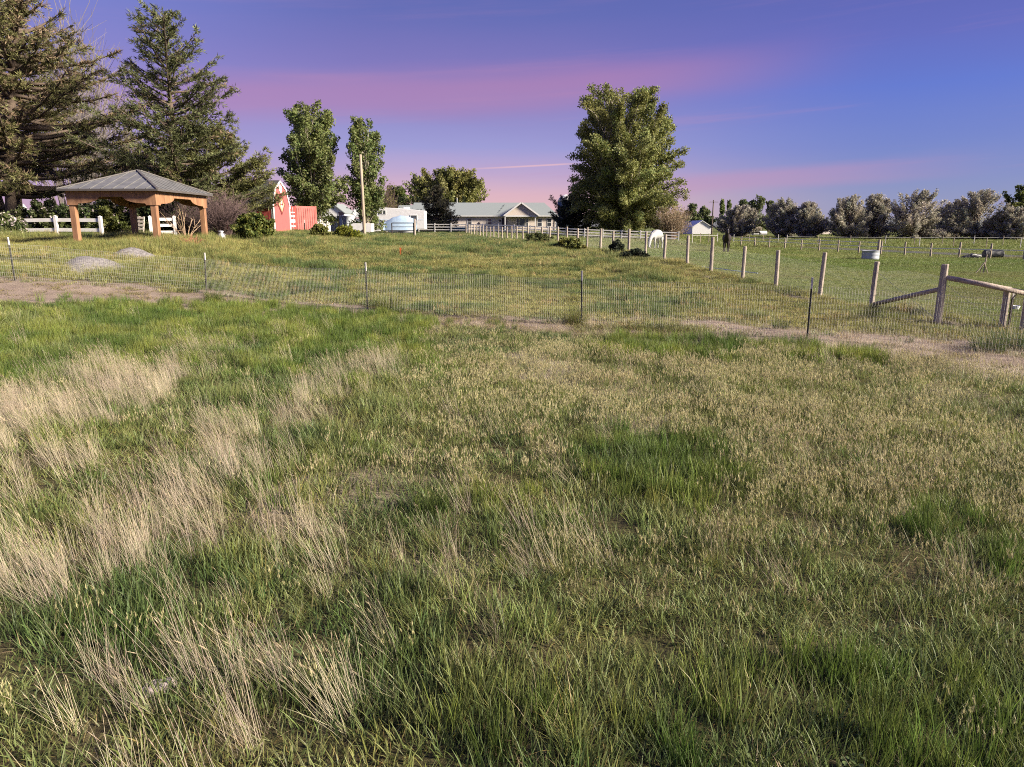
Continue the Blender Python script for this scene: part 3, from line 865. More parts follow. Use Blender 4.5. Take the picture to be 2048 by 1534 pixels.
# ------------------------------------------------------------------ trees and shrubs
def unit(v):
    return v / np.maximum(np.linalg.norm(v, axis=-1, keepdims=True), 1e-9)
def leaf_quads(rng, C, size, col, asp=.55, flat_bias=0.0):
    """one rhombic leaf (or spray of leaves) at each centre"""
    n = len(C)
    a = unit(rng.normal(size=(n, 3))); b = rng.normal(size=(n, 3)); b[:, 2] *= (1 - flat_bias)
    b = unit(np.cross(a, b))
    s = (size * rng.uniform(.65, 1.35, n))[:, None]
    V = np.stack([C + a * s, C + b * s * asp, C - a * s, C - b * s * asp], 1).reshape(-1, 3)
    F = np.arange(4 * n).reshape(n, 4)
    T = np.repeat(col, 4, 0)
    return V, F, T
def tufts(rng, P, D, ln, wd, k, spread, col):
    """k needle-bundle triangles at each point, fanned about direction D"""
    n = len(P)
    P2 = np.repeat(P, k, 0); D2 = unit(np.repeat(D, k, 0) + rng.normal(0, spread, (n * k, 3)))
    L = ln * rng.uniform(.6, 1.25, (n * k, 1))
    s = unit(np.cross(D2, rng.normal(size=(n * k, 3)))) * wd / 2
    V = np.stack([P2 - s * .5, P2 + D2 * L * .45 + s, P2 + D2 * L, P2 + D2 * L * .45 - s], 1).reshape(-1, 3)
    F = np.arange(4 * n * k).reshape(n * k, 4)
    T = np.repeat(np.repeat(col, k, 0) * (1 + rng.normal(0, .12, (n * k, 1))), 4, 0)
    return V, F, T
def bez(p, c, q, s):
    s = np.asarray(s)[:, None]
    return p * (1 - s) ** 2 + c * 2 * s * (1 - s) + q * s ** 2

def broadleaf(name, base, H, env, n, lpp, leaf, col, label, cat="tree", h0=.12, rise=.45, prad=.9, trunk=.3, seed=1, var=.14, stems=1, bark='bark',
              group=None, twigcol=None, gap=.25, tfrac=.6, asp=.55, tiptint=None, inner=.45, lean=(0, 0), blossom=None, sink=.1, lump=.18, low=.85):
    """crown built from n leafy limbs that reach from the trunk out to the envelope env = [(relative height, radius)]"""
    rng = np.random.default_rng(seed)
    root = empty(name, base)
    tag(root, label, cat, group)
    eh = np.array([e[0] for e in env]); er = np.array([e[1] for e in env])
    col = np.array(col)
    mb = MB()
    tops = []
    for s in range(stems):
        a = rng.random() * 2 * PI
        off = np.array([math.cos(a), math.sin(a)]) * (0.0 if stems == 1 else trunk * rng.uniform(.5, 2.0))
        spread = 0 if stems == 1 else H * .16
        p0 = np.array([off[0], off[1], -sink]); p1 = np.array([off[0] + math.cos(a) * spread + lean[0], off[1] + math.sin(a) * spread + lean[1], H * tfrac])
        c = (p0 + p1) / 2 + np.array([rng.normal(0, .03 * H), rng.normal(0, .03 * H), 0])
        pts = bez(p0, c, p1, np.linspace(0, 1, 7))
        tr = trunk * (1 if stems == 1 else .6)
        mb.tube(pts, [tr * 1.25] + [tr * (1 - .13 * i) for i in range(1, 7)], 8)
        tops.append(pts)
    CV, TV = [], []
    for i in range(n):
        t = rng.uniform(.0, 1) ** low
        t = eh[0] + (eh[-1] - eh[0]) * t
        a = rng.random() * 2 * PI
        r = np.interp(t, eh, er) * (inner + (1 - inner) * rng.random() ** .4) * rng.uniform(.85, 1.06)
        r *= 1 + lump * (math.sin(2 * a + seed + 5 * t) + .7 * math.sin(5 * a + 2.3 * seed - 9 * t))
        q = np.array([r * math.cos(a) + lean[0] * t, r * math.sin(a) + lean[1] * t, t * H])
        pts = tops[rng.integers(len(tops))]
        hs = min(max(h0 * H, q[2] - r * rise * 2.2 - rng.random() * .1 * H), H * tfrac * .98)
        hs = min(hs, max(q[2] - .05 * H, h0 * H * .5))
        j = np.interp(hs, pts[:, 2], np.arange(len(pts)))
        j0 = int(min(j, len(pts) - 2)); p = pts[j0] + (pts[j0 + 1] - pts[j0]) * (j - j0)
        ln = np.linalg.norm(q - p)
        c = p * .45 + q * .55 + np.array([0, 0, (rise - .45) * ln * .6]) + rng.normal(0, .05, 3) * ln
        br = trunk * .30 * min(1, ln / (H * .5) + .25)
        path = bez(p, c, q, np.linspace(0, 1, 5))
        mb.tube(path, [br, br * .72, br * .5, br * .32, br * .12], 4, caps=False)
        k = int(lpp * rng.uniform(.65, 1.35) * (.5 + ln / (H * .6)))
        s = .25 + .77 * rng.random(k) ** .75
        C = bez(p, c, q, s)
        rad = prad * np.clip(1.25 - .75 * s, .3, 1)
        C = C + unit(rng.normal(size=(k, 3))) * (rad * rng.random(k) ** .5)[:, None]
        g = np.sin(C[:, 0] * 2.1 + i) * np.sin(C[:, 1] * 2.3 + 1.7 * i) * np.sin(C[:, 2] * 1.9)
        C = C[(g > -gap * 1.2) | (rng.random(k) < .35)]
        C = C[C[:, 2] > .05]
        kc = col * (1 + rng.normal(0, var)) * np.array([1 + rng.normal(0, .06), 1, 1 + rng.normal(0, .05)])
        cc = kc * (1 + rng.normal(0, .15, (len(C), 1)))
        if tiptint is not None:
            w = (rng.random((len(C), 1)) < .35) * .8; cc = cc * (1 - w) + np.array(tiptint) * w
        if blossom is not None:
            w = (rng.random((len(C), 1)) < blossom[1]); cc = np.where(w, np.array(blossom[0]), cc)
        CV.append(C); TV.append(cc)
    mb.build("trunk", M[bark], root, smooth=True)
    C, T = np.concatenate(CV), np.clip(np.concatenate(TV), .004, 1)
    V, F, TT = leaf_quads(rng, C, leaf, T, asp)
    link_mesh("crown", mesh_np("crown", V, F, M['leaf'], TT), root)
    return root

def conifer(name, base, H, prof, nb, col, label, cat="tree", seed=1, trunk=.22, droop=.1, ln=.24, wd=.035, dens=1.0, h0=.15, up=.35, group=None, bare_low=0.0, twig=.38,
            lean=(0, 0), tk=6, bark='bark', rndlen=.28, brown=.05):
    rng = np.random.default_rng(seed)
    root = empty(name, base)
    tag(root, label, cat, group)
    ph = np.array([p[0] for p in prof]); pr = np.array([p[1] for p in prof])
    mb = MB()
    zs = np.linspace(-.1, H, 9)
    tp = np.stack([lean[0] * (zs / H) ** 2 + rng.normal(0, .03, 9), lean[1] * (zs / H) ** 2 + rng.normal(0, .03, 9), zs], 1)
    mb.tube(tp, [trunk * (1.3 if i == 0 else max(.05, 1 - i / 8.3)) for i in range(9)], 8)
    P, D, Cc = [], [], []
    col = np.array(col)
    for i in range(nb):
        t = h0 + (1 - h0) * ((i + rng.random()) / nb)
        L = np.interp(t, ph, pr) * (1 + rng.normal(0, rndlen)); L = max(L, .25)
        a = i * 2.399 + rng.normal(0, .5)
        z0 = t * H
        el = up * (.4 + t) - droop * (1.3 - t) * 1.5 + rng.normal(0, .12)
        d = np.array([math.cos(a) * math.cos(el), math.sin(a) * math.cos(el), math.sin(el)])
        p = np.array([np.interp(z0, zs, tp[:, 0]), np.interp(z0, zs, tp[:, 1]), z0])
        q = p + d * L + np.array([0, 0, .10 * L])
        c = p + d * L * .55 - np.array([0, 0, .10 * L])
        path = bez(p, c, q, np.linspace(0, 1, 5))
        br = trunk * .22 * min(1.2, L / 2.0 + .3)
        mb.tube(path, [br, br * .75, br * .55, br * .35, br * .1], 4, caps=False)
        kc = col * (1 + rng.normal(0, .16))
        m = int((4 + L * 5.5) * dens)
        s0 = .25 + bare_low * (1 - t)
        for _ in range(m):
            s = rng.uniform(min(s0, .7), 1.0)
            b = bez(p, c, q, np.array([s]))[0]
            tl = twig * (1.15 - .6 * s) * min(L, 3.2) * rng.uniform(.5, 1.2) * .8
            sd = rng.choice([-1, 1]) * rng.uniform(.4, 1.2)
            ta = a + sd
            td = np.array([math.cos(ta), math.sin(ta), rng.normal(.22 - droop, .22)]); td /= np.linalg.norm(td)
            e = b + td * tl
            if rng.random() < .5:
                mb.tube([b, e], [br * .22, .006], 3, caps=False)
            kk = max(2, int(tl / .13 * dens))
            ss = (np.arange(kk) + rng.random(kk)) / kk
            P.append(b + td * (tl * ss)[:, None] + rng.normal(0, .03, (kk, 3)))
            D.append(np.tile(td * .8 + np.array([0, 0, .25]), (kk, 1)))
            dead = rng.random() < brown
            Cc.append(np.tile((np.array([.20, .145, .09]) if dead else kc) * (1 + rng.normal(0, .10)), (kk, 1)))
    # leader
    kk = int(14 * dens); zz = np.linspace(.9 * H, H * 1.01, kk)
    P.append(np.stack([np.interp(zz, zs, tp[:, 0]), np.interp(zz, zs, tp[:, 1]), zz], 1)); D.append(np.tile([0, 0, 1.0], (kk, 1))); Cc.append(np.tile(col, (kk, 1)))
    mb.build("trunk", M[bark], root, smooth=True)
    V, F, T = tufts(rng, np.concatenate(P), np.concatenate(D), ln, wd, tk, .55, np.concatenate(Cc))
    link_mesh("crown", mesh_np("crown", V, F, M['needle'], np.clip(T, .004, 1)), root)
    return root

def twig_bush(name, base, H, Rr, n, label, matn, cat="shrub", seed=1, group=None, leafcol=None, lpt=0, leaf=.06, thick=.012, branch=5, width=1.0, lean=0.0):
    rng = np.random.default_rng(seed)
    root = empty(name, base); tag(root, label, cat, group)
    mb = MB(); C = []
    for i in range(n):
        a = rng.random() * 2 * PI; th = rng.random() ** .6
        q = np.array([Rr * th * math.cos(a), Rr * width * th * math.sin(a), H * math.sqrt(max(.05, 1 - (.85 * th) ** 2)) * rng.uniform(.6, 1.05)])
        p = np.array([.12 * Rr * math.cos(a), .12 * Rr * math.sin(a), -.05])
        c = (p + q) / 2 + np.array([-.15 * q[0], -.15 * q[1], .12 * H]) + rng.normal(0, .06, 3)
        mb.tube(bez(p, c, q, np.linspace(0, 1, 5)), [thick, thick * .8, thick * .6, thick * .45, thick * .2], 3, caps=False)
        for j in range(branch):
            s = rng.uniform(.3, 1); b = bez(p, c, q, np.array([s]))[0]
            d = unit(q - p + rng.normal(0, .55, 3) * np.linalg.norm(q - p)); l = rng.uniform(.1, .32) * H
            m = b + d * l * .5 + rng.normal(0, .05 * H, 3) * .5
            mb.tube([b, m, b + d * l], [thick * .5, thick * .38, thick * .15], 3, caps=False)
            if lpt:
                C.append(b + (d * l) * rng.random((lpt, 1)) + rng.normal(0, .06, (lpt, 3)))
    mb.build("stems", M[matn], root)
    if lpt:
        C = np.concatenate(C); T = np.clip(np.array(leafcol) * (1 + rng.normal(0, .2, (len(C), 1))), .004, 1)
        V, F, TT = leaf_quads(rng, C, leaf, T)
        link_mesh("foliage", mesh_np("foliage", V, F, M['leaf'], TT), root)
    return root

def sized(px, y, top):
    """ground point below column px at depth y, and the height that reaches image row top there"""
    b = on(px, y); return b, zat(top, y) - b.z
GRN, GRN2, YGR = (.145, .180, .060), (.125, .150, .060), (.180, .190, .055)
PINE, PINE2, PINE3 = (.130, .128, .050), (.100, .112, .046), (.150, .152, .055)

# --- evergreens on the left
b, h = sized(2, 50, -150)
conifer("pine_tree", b, h, [(0, 4.0), (.25, 5.2), (.5, 4.4), (.8, 2.6), (1, .5)], 120, PINE3, "tall pine at the far left edge rising out of the picture", seed=3, trunk=.48, droop=.12, dens=.75, h0=.18, ln=.32, wd=.05, twig=.42)
b, h = sized(24, 38, 22)
conifer("pine_tree", on(36, 47), zat(6, 47) - on(36, 47).z, [(0, 5.4), (.18, 7.4), (.38, 7.2), (.6, 5.3), (.85, 3.0), (1, .9)], 165, PINE, "broad old pine with dead brown twigs beside the gazebo", seed=5, trunk=.55, droop=.13,
        dens=.85, h0=.17, ln=.30, wd=.045, lean=(2.2, 0), bare_low=.15, twig=.42, brown=.28)
b, h = sized(368, 44, 26)
conifer("pine_tree", b, h, [(0, 3.0), (.15, 4.3), (.32, 3.9), (.42, 3.3), (.6, 2.9), (.8, 2.1), (.93, 1.2), (1, .5)], 120, PINE2, "slender tall pine with open layered branches behind the gazebo", seed=12, trunk=.30, droop=.08, up=.5,
        dens=.95, h0=.16, ln=.27, wd=.042, rndlen=.34)
b, h = sized(440, 47, 262)
conifer("pine_tree", b, h, [(0, 3.2), (.3, 3.4), (.6, 2.6), (.85, 1.6), (1, .6)], 95, PINE3, "low bushy pine leaning over the red barn roof", seed=14, trunk=.2, droop=.02, up=.5, dens=1.1, h0=.10, ln=.27, wd=.045)
b, h = sized(318, 50, 300)
conifer("pine_tree", b, h, [(0, 2.6), (.4, 2.6), (.8, 1.5), (1, .4)], 70, PINE3, "short pine filling in behind the gazebo roof peak", seed=15, trunk=.18, droop=.04, up=.5, dens=1.0, h0=.08, ln=.27, wd=.045)
b, h = sized(283, 62, 246)
conifer("spruce_tree", b, h, [(0, 2.6), (.3, 2.2), (.7, 1.1), (1, .2)], 90, PINE, "narrow pointed spruce between the two tall pines", seed=16, trunk=.2, droop=.05, up=.3, dens=.8, h0=.05, ln=.3, wd=.05)
twig_bush("bare_tree", on(150, 58), zat(30, 58) - on(150, 58).z, 5.0, 70, "leafless grey tree spreading behind the broad old pine", 'bark_grey', cat="tree", seed=17, thick=.045, branch=16)
twig_bush("bare_tree", on(218, 60), zat(215, 60) - on(218, 60).z, 3.4, 50, "smaller leafless tree showing between the pines", 'bark_grey', cat="tree", seed=18, thick=.035, branch=14)

# --- shrubs behind the gazebo
twig_bush("bare_shrub", on(452, 40.5), zat(388, 40.5) - on(452, 40.5).z, 2.1, 210, "dense dark purple-brown leafless shrub right of the gazebo", 'twig_purple', seed=21, thick=.018, branch=9)
twig_bush("bare_shrub", on(395, 43), zat(392, 43) - on(395, 43).z, 2.2, 190, "dark leafless shrub seen through the gazebo's right arch", 'twig_purple', seed=22, thick=.018, branch=9, leafcol=(.05, .06, .02), lpt=1)
SHR = "leafy shrubs behind the gazebo"
for i, (px, y, top, rr, lab, blos) in enumerate((
        (92, 44, 402, 1.9, "white-flecked green shrub behind the white rail fence left of the gazebo", .07), (165, 43, 398, 2.0, "dark green shrub seen through the gazebo's front arch", .05),
        (228, 44, 400, 2.1, "yellow-green shrub behind the gazebo's rear post", .02), (300, 45, 405, 1.9, "dark leafy shrub behind the leaning pallet", .0),
        (350, 46, 398, 1.8, "green shrub behind the gazebo's right front post", .0), (12, 37, 428, 1.1, "lilac bush with pale pink blossom at the left edge", .16))):
    b = on(px, y); h = zat(top, y) - b.z
    broadleaf("shrub", b, h, [(.12, rr * .8), (.5, rr), (.85, rr * .7), (1, rr * .3)], 46, 95, .085, ((.085, .105, .040) if i != 2 else (.105, .115, .03)), lab, "shrub", h0=.02, stems=4, trunk=.05, seed=30 + i, prad=.38, tfrac=.5,
              blossom=((.62, .52, .52), blos) if blos else None)
b, h = sized(508, 36.5, 430)
broadleaf("shrub", b, h, [(.1, 1.0), (.45, 1.15), (.8, .8), (1, .3)], 60, 120, .075, (.085, .110, .025), "round green leafy bush in front of the red barn", "shrub", h0=.02, stems=4, trunk=.04, seed=41, prad=.3, tfrac=.5, tiptint=(.17, .17, .035))
twig_bush("bare_sapling", on(372, 36.8), 1.75, 1.0, 9, "spreading tan bare sapling beneath the gazebo's right arch", 'twig_tan', cat="sapling", seed=42, thick=.028, branch=4)
twig_bush("dead_weed", on(386, 29), .55, .55, 40, "reddish dry dock weeds in front of the gazebo's right posts", 'twig_red', cat="weeds", seed=43, thick=.010, branch=4)

# --- yard trees
b, h = sized(632, 80, 208)
broadleaf("cottonwood_tree", b, h, [(.10, 2.2), (.3, 3.4), (.55, 3.5), (.8, 3.2), (1, 2.2)], 105, 300, .135, GRN, "wide-forked cottonwood left of the wooden power pole", seed=51, trunk=.34, rise=.95, prad=.95, h0=.10, tfrac=.55, gap=.1, bark='bark_pale', tiptint=(.185, .195, .075))
b, h = sized(735, 82, 233)
broadleaf("cottonwood_tree", b, h, [(.08, 2.0), (.3, 2.6), (.6, 2.5), (.85, 1.7), (1, .8)], 90, 270, .135, (.130, .168, .055), "upright cottonwood directly behind the wooden power pole", seed=52, trunk=.3, rise=.95, prad=.85, h0=.08, tfrac=.6, gap=.1, bark='bark_pale', tiptint=(.185, .195, .075))
b, h = sized(772, 126, 366)
twig_bush("young_tree", b, h, 2.4, 60, "thin twiggy tree coming into yellow leaf behind the camper", 'twig_purple', cat="tree", seed=53, thick=.03, branch=9, leafcol=(.17, .16, .05), lpt=3, leaf=.12)
b, h = sized(895, 152, 338)
broadleaf("willow_tree", b, h, [(.30, 6.5), (.5, 8.4), (.75, 7.6), (1, 4.2)], 150, 190, .24, (.185, .190, .060), "broad yellow-green willow rising behind the long house", seed=54, trunk=.5, rise=.5, prad=1.35, h0=.25, tfrac=.6, gap=.05, bark='bark_pale')
b, h = sized(795, 165, 372)
broadleaf("round_tree", b, h, [(.2, 3.4), (.6, 4.2), (1, 1.8)], 70, 110, .24, (.085, .110, .030), "dull green tree behind the clipped hedge", seed=55, trunk=.3, prad=1.1, h0=.2)
for k, px in enumerate((799, 808, 818, 828, 838, 916, 928)):
    b, h = sized(px, 143, 396 + (k % 3) * 2)
    conifer("arborvitae", b, h, [(0, .75), (.5, .7), (1, .15)], 60, (.030, .042, .018), "dark clipped arborvitae " + ("leftmost in the hedge above the camper", "second from the left in the hedge above the camper", "in the middle of the hedge above the camper", "fourth from the left in the hedge above the camper", "at the right end of the hedge, next to the spruce", "just above the house roof, nearer the spruce", "just above the house roof, farther from the spruce")[k], "hedge tree", seed=60 + k, trunk=.08, droop=0, up=.9,
            dens=.6, h0=.02, ln=.35, wd=.08, tk=4, group="arborvitae hedge behind the house" if k < 5 else "arborvitae over the roof")
b, h = sized(874, 112, 375)
conifer("spruce_tree", b, h, [(0, 2.5), (.2, 2.6), (.5, 1.9), (.8, 1.2), (1, .3)], 150, (.075, .072, .045), "dark squat spruce in front of the left end of the house", seed=68, trunk=.22, droop=.08, up=.35, dens=.9, h0=.03, ln=.34, wd=.075, tk=5)
b, h = sized(1146, 112, 396)
conifer("juniper_tree", b, h, [(0, 2.6), (.3, 3.0), (.7, 2.2), (1, .6)], 130, (.040, .050, .032), "nearly black juniper at the right corner of the house", seed=69, trunk=.22, droop=.0, up=.6, dens=.9, h0=.02, ln=.36, wd=.08, tk=5)
b, h = sized(1256, 106, 172)
broadleaf("poplar_tree", b, h, [(.05, 5.4), (.16, 7.8), (.36, 9.4), (.55, 9.0), (.75, 8.2), (.9, 6.8), (1, 4.4)], 250, 480, .15, (.190, .210, .072), "huge many-stemmed poplar standing alone right of the house", seed=71, trunk=.62, rise=1.05, prad=1.25, h0=.05, tfrac=.5, gap=.10, lump=.07, low=1.05,
          bark='bark_pale', stems=4, tiptint=(.215, .205, .060), inner=.40, var=.16, lean=(-1.6, 0))
b, h = sized(1343, 103, 410)
twig_bush("dry_bush", b, h, 2.8, 170, "large beige-pink half-bare bush right of the poplar", 'twig_tan', seed=72, thick=.02, branch=8, leafcol=(.20, .165, .11), lpt=3, leaf=.09)

# --- far trees on the right
OLV = (.30, .285, .22)
def olive(px, y, top, wpx, lab, seed, col=OLV):
    b, h = sized(px, y, top); rr = wpx / 2 * y * CP / FPX
    broadleaf("olive_tree", b, h, [(.03, rr * .9), (.25, rr * 1.18), (.6, rr * 1.08), (.85, rr * .75), (1, rr * .35)], 115, 165, .125, col, lab, seed=seed, trunk=.32, rise=.6, prad=.72, h0=.05, tfrac=.42, stems=4, bark='bark', gap=.18,
              tiptint=(.42, .37, .30), group="silvery trees along the far pasture", var=.12)
olive(1478, 140, 411, 78, "low silvery bush-tree behind the black cow", 81)
olive(1563, 135, 396, 62, "silvery tree right of the far green grove", 82)
olive(1612, 132, 404, 58, "smaller silvery tree left of the gap in the tree line", 83)
olive(1690, 126, 391, 78, "silvery tree just right of the gap in the tree line", 84)
olive(1745, 128, 388, 66, "silvery tree between its two taller neighbours above the water tank", 85)
olive(1832, 122, 378, 118, "largest silvery tree with dark spreading limbs", 86)
olive(1898, 130, 404, 56, "small pale tree squeezed between two large silvery trees", 87)
olive(1950, 120, 380, 104, "tall silvery tree with a clear dark trunk near the right edge", 88, (.275, .265, .20))
olive(2022, 116, 416, 88, "low silvery tree at the right edge below the green cottonwood", 89)
olive(2092, 118, 396, 90, "silvery tree cut by the right edge of the view", 90)
b, h = sized(2044, 150, 366)
broadleaf("cottonwood_tree", b, h, [(.15, 4), (.5, 5.2), (.85, 4), (1, 1.6)], 90, 130, .22, (.115, .130, .034), "yellow-green cottonwood topping the tree line at the right edge", seed=91, trunk=.35, prad=1.1, rise=.7, gap=.1)
FAR = "green trees far beyond the pasture"
for k, (px, y, top, w, c, lab) in enumerate(((1383, 240, 407, 44, GRN2, "far green tree behind the white gabled shed"), (1408, 250, 412, 40, GRN2, "far low green tree right above the white gabled shed"), (1441, 270, 398, 12, GRN, "far thin poplar beside the utility pole"),
        (1455, 272, 393, 12, GRN, "far thin poplar second from the utility pole"), (1484, 245, 396, 40, GRN2, "far dark green tree above the low silvery bush-tree"), (1512, 240, 392, 52, GRN2, "far dark green tree, tallest of the far grove"),
        (1536, 250, 402, 34, GRN2, "far green tree at the right end of the far grove"), (1350, 300, 424, 40, GRN, "very distant green tree beside the poplar"))):
    b, h = sized(px, y, top); rr = w / 2 * y * CP / FPX
    broadleaf("far_tree", b, h, [(.08, rr * .8), (.4, rr), (.75, rr * .75), (1, rr * .3)], 50, 70, .34, c, lab, seed=100 + k, trunk=.3, prad=max(.7, rr * .28), h0=.05, rise=.7, gap=.1, group=FAR)
b, h = sized(1630, 210, 432)
broadleaf("far_tree", b, h, [(.1, 5), (.5, 5), (1, 2)], 40, 60, .34, (.05, .055, .045), "dark distant trees in the gap of the tree line", seed=110, trunk=.3, prad=1.4, h0=.05, group=FAR)

# --- weeds and bushes in the field
b = on(668, 50)
for k, (px, y, top, rr, c, lab) in enumerate(((692, 47, 452, 1.05, (.19, .20, .030), "bright yellow-green mustard bush left of the power pole"), (640, 49, 449, .9, (.15, .15, .04), "yellowing weed clump in front of the steel panels"),
        (1140, 44, 476, 1.1, (.16, .165, .045), "yellow-green weed mound where the post row meets the rise"), (1075, 52, 466, 1.3, (.11, .12, .045), "dull green weed mound below the house porch"))):
    b = on(px, y); h = max(.4, zat(top, y) - b.z)
    broadleaf("weed_bush", b, h, [(.05, rr), (.5, rr * .9), (1, rr * .35)], 44, 80, .07, c, lab, "weed bush", h0=.01, stems=3, trunk=.02, seed=120 + k, prad=.22, tfrac=.4)
for k, (px, y, hh, rr, lab) in enumerate(((1233, 37.5, .72, .42, "upright dark tumbleweed bush beside the post row"), (1268, 36.0, .45, .8, "low spreading dark bush at the foot of the post row"))):
    broadleaf("dark_bush", on(px, y), hh, [(.05, rr), (.5, rr * .85), (1, rr * .3)], 46, 90, .05, (.040, .050, .030), lab, "bush", h0=.01, stems=3, trunk=.02, seed=130 + k, prad=.16, tfrac=.4)
# single big tussocks that stand out along the fence
def tussock(px, py, s, c, lab, seed):
    rng = np.random.default_rng(seed)
    x, y = flat(px, py, 0.05)
    V, F, T = merge(blades(rng, 330, .22, (.25, .52), (.006, .011), .42, .7, seg=4, col=c), blades(rng, 40, .2, (.3, .6), (.004, .006), .4, .6, seg=4, col=(.36, .30, .15)))
    o = link_mesh("grass_tussock", mesh_np("grass_tussock", np.array(V) * s, F, M['leaf'], np.clip(np.array(T), .004, 1)), loc=(x, y, gz(x, y)))
    tag(o, lab, "tussock", "big tussocks along the wire fence")
tussock(778, 616, 1.25, (.135, .155, .040), "big grass tussock at the foot of the middle steel post", 1)
tussock(428, 606, .95, (.105, .140, .034), "grass tussock on the bare strip near the second steel post", 2)
tussock(1150, 642, 1.05, (.150, .160, .042), "grass tussock at the foot of the steel post left of the post row", 3)
tussock(1978, 690, 1.15, (.085, .115, .040), "dark weedy tussock in the corner by the gate rail, lower left", 4)
tussock(2032, 684, 1.35, (.080, .110, .040), "dark weedy tussock in front of the rightmost gate post", 5)
tussock(1560, 652, .7, (.09, .12, .03), "small green tussock left of the nearest steel post", 6)

# ------------------------------------------------------------------ gazebo
def gazebo():
    x0, x1, y0, y1 = -18.05, -14.72, 30.2, 34.9
    zb = gz((x0 + x1) / 2, y0) - .02
    root = empty("gazebo", ((x0 + x1) / 2, (y0 + y1) / 2, zb))
    tag(root, "cedar gazebo with arched beams and grey metal hip roof", "gazebo")
    hx, hy = (x1 - x0) / 2, (y1 - y0) / 2
    PH, BT = 1.66, 2.24                      # post height, beam top
    for sx in (-1, 1):
        for sy in (-1, 1):
            MB().box(sx * hx - .115, sx * hx + .115, sy * hy - .115, sy * hy + .115, -.35, PH + .2).build("post", M['cedar'], root, bevel=.012)
    def arch(half):
        """outline of a beam: deep brackets at the ends, curving up to a shallow middle"""
        pts = [(-half - .16, BT), (-half - .16, PH), (-half + .24, PH)]
        n = 10
        rise_w = half * .52
        for i in range(n + 1):
            t = i / n
            pts.append((-half + .30 + rise_w * math.sin(t * PI / 2), PH + .07 + (BT - .25 - PH - .07) * (1 - math.cos(t * PI / 2))))
        pts += [(-u, w) for u, w in reversed(pts[1:])][0:] if False else []
        left = pts[:]
        right = [(-u, w) for u, w in reversed(left)]
        return left + right
    for s in (-1, 1):
        MB().prism(arch(hx), 'y', s * (hy + .125) - .025, s * (hy + .125) + .025).build("beam", M['cedar'], root)
        o = MB().prism(arch(hy - .02), 'x', s * (hx + .128) - .022, s * (hx + .128) + .022).build("beam", M['cedar'], root)
    # roof
    ex, ey, ez, rz_, rl = hx + .38, hy + .38, BT + .02, BT + .93, .12
    ridge = [(0, -rl, rz_), (0, rl, rz_)]
    c = [(-ex, -ey, ez), (ex, -ey, ez), (ex, ey, ez), (-ex, ey, ez)]
    slopes = [[c[0], c[1], ridge[0]], [c[1], c[2], ridge[1], ridge[0]], [c[2], c[3], ridge[1]], [c[3], c[0], ridge[0], ridge[1]]]
    for sl in slopes:
        up = [(p[0], p[1], p[2] + .03) for p in sl]
        n = len(sl)
        m = MB().add(list(sl) + up, [tuple(range(n - 1, -1, -1)), tuple(range(n, 2 * n))] + [(i, (i + 1) % n, n + (i + 1) % n, n + i) for i in range(n)])
        so = m.build("roof_slope", M['roof_metal'], root)
        a, b2 = Vector(sl[0]), Vector(sl[1]); L_ = (b2 - a).length
        top0 = Vector(sl[-1]); top1 = Vector(sl[2])
        k = int(L_ / .42)
        seam = None
        for j in range(1, k):                # standing seams run up the slope to the hip
            t = j / k; p = a.lerp(b2, t)
            up_dir = ((top0 + top1) / 2 - (a + b2) / 2); up_dir = (up_dir - (b2 - a).normalized() * up_dir.dot((b2 - a).normalized()))
            hgt = min(1.0, min(t, 1 - t) * 2 * (L_ / (L_ - (top1 - top0).length if len(sl) == 4 else L_)))
            q = p + up_dir * hgt * .985
            MB().bar(p + Vector((0, 0, .045)), q + Vector((0, 0, .042)), .028, .022).build("seam", M['roof_metal'], so)
    for i in range(4):
        e = Vector(ridge[0] if i < 2 else ridge[1])
        MB().bar(Vector(c[i]) + Vector((0, 0, .05)), e + Vector((0, 0, .05)), .10, .04).build("hip_cap", M['roof_trim'], root)
    for i in range(4):
        p, q = Vector(c[i]), Vector(c[(i + 1) % 4])
        MB().bar(p + Vector((0, 0, -.005)), q + Vector((0, 0, -.005)), .03, .085).build("fascia", M['roof_trim'], root)
    for s in (-1, 1):                        # knee-braced inner corner blocks seen from below
        MB().bar((-hx, s * hy * .98, PH + .3), (0, 0, rz_ - .1), .08, .12).build("rafter", M['cedar'], root)
        MB().bar((hx, s * hy * .98, PH + .3), (0, 0, rz_ - .1), .08, .12).build("rafter", M['cedar'], root)
    # string lights
    sl = empty("string_lights", root.location)
    tag(sl, "string of small round bulbs hanging inside the gazebo's beams", "string lights")
    pts = []
    cab = MB()
    path = [(-hx * .5, -hy + .05), (hx * .55, -hy + .05), (hx - .05, -hy * .35), (hx - .05, hy * .5)]
    for a_, b_, n in ((0, 1, 5), (1, 2, 3), (2, 3, 4)):
        for j in range(n):
            t = j / n
            pts.append((path[a_][0] + (path[b_][0] - path[a_][0]) * t, path[a_][1] + (path[b_][1] - path[a_][1]) * t, BT - .16 - .03 * math.sin(PI * t)))
    cab.tube(pts, .008, 4); cab.build("cable", M['black_steel'], sl)
    bm_ = MB().lathe([(.004, -.075), (.03, -.055), (.036, -.03), (.02, 0)], 8).mesh("bulb", M['bulb'], True)
    for p in pts[::1]:
        link_mesh("bulb", bm_, sl, p)
gazebo()

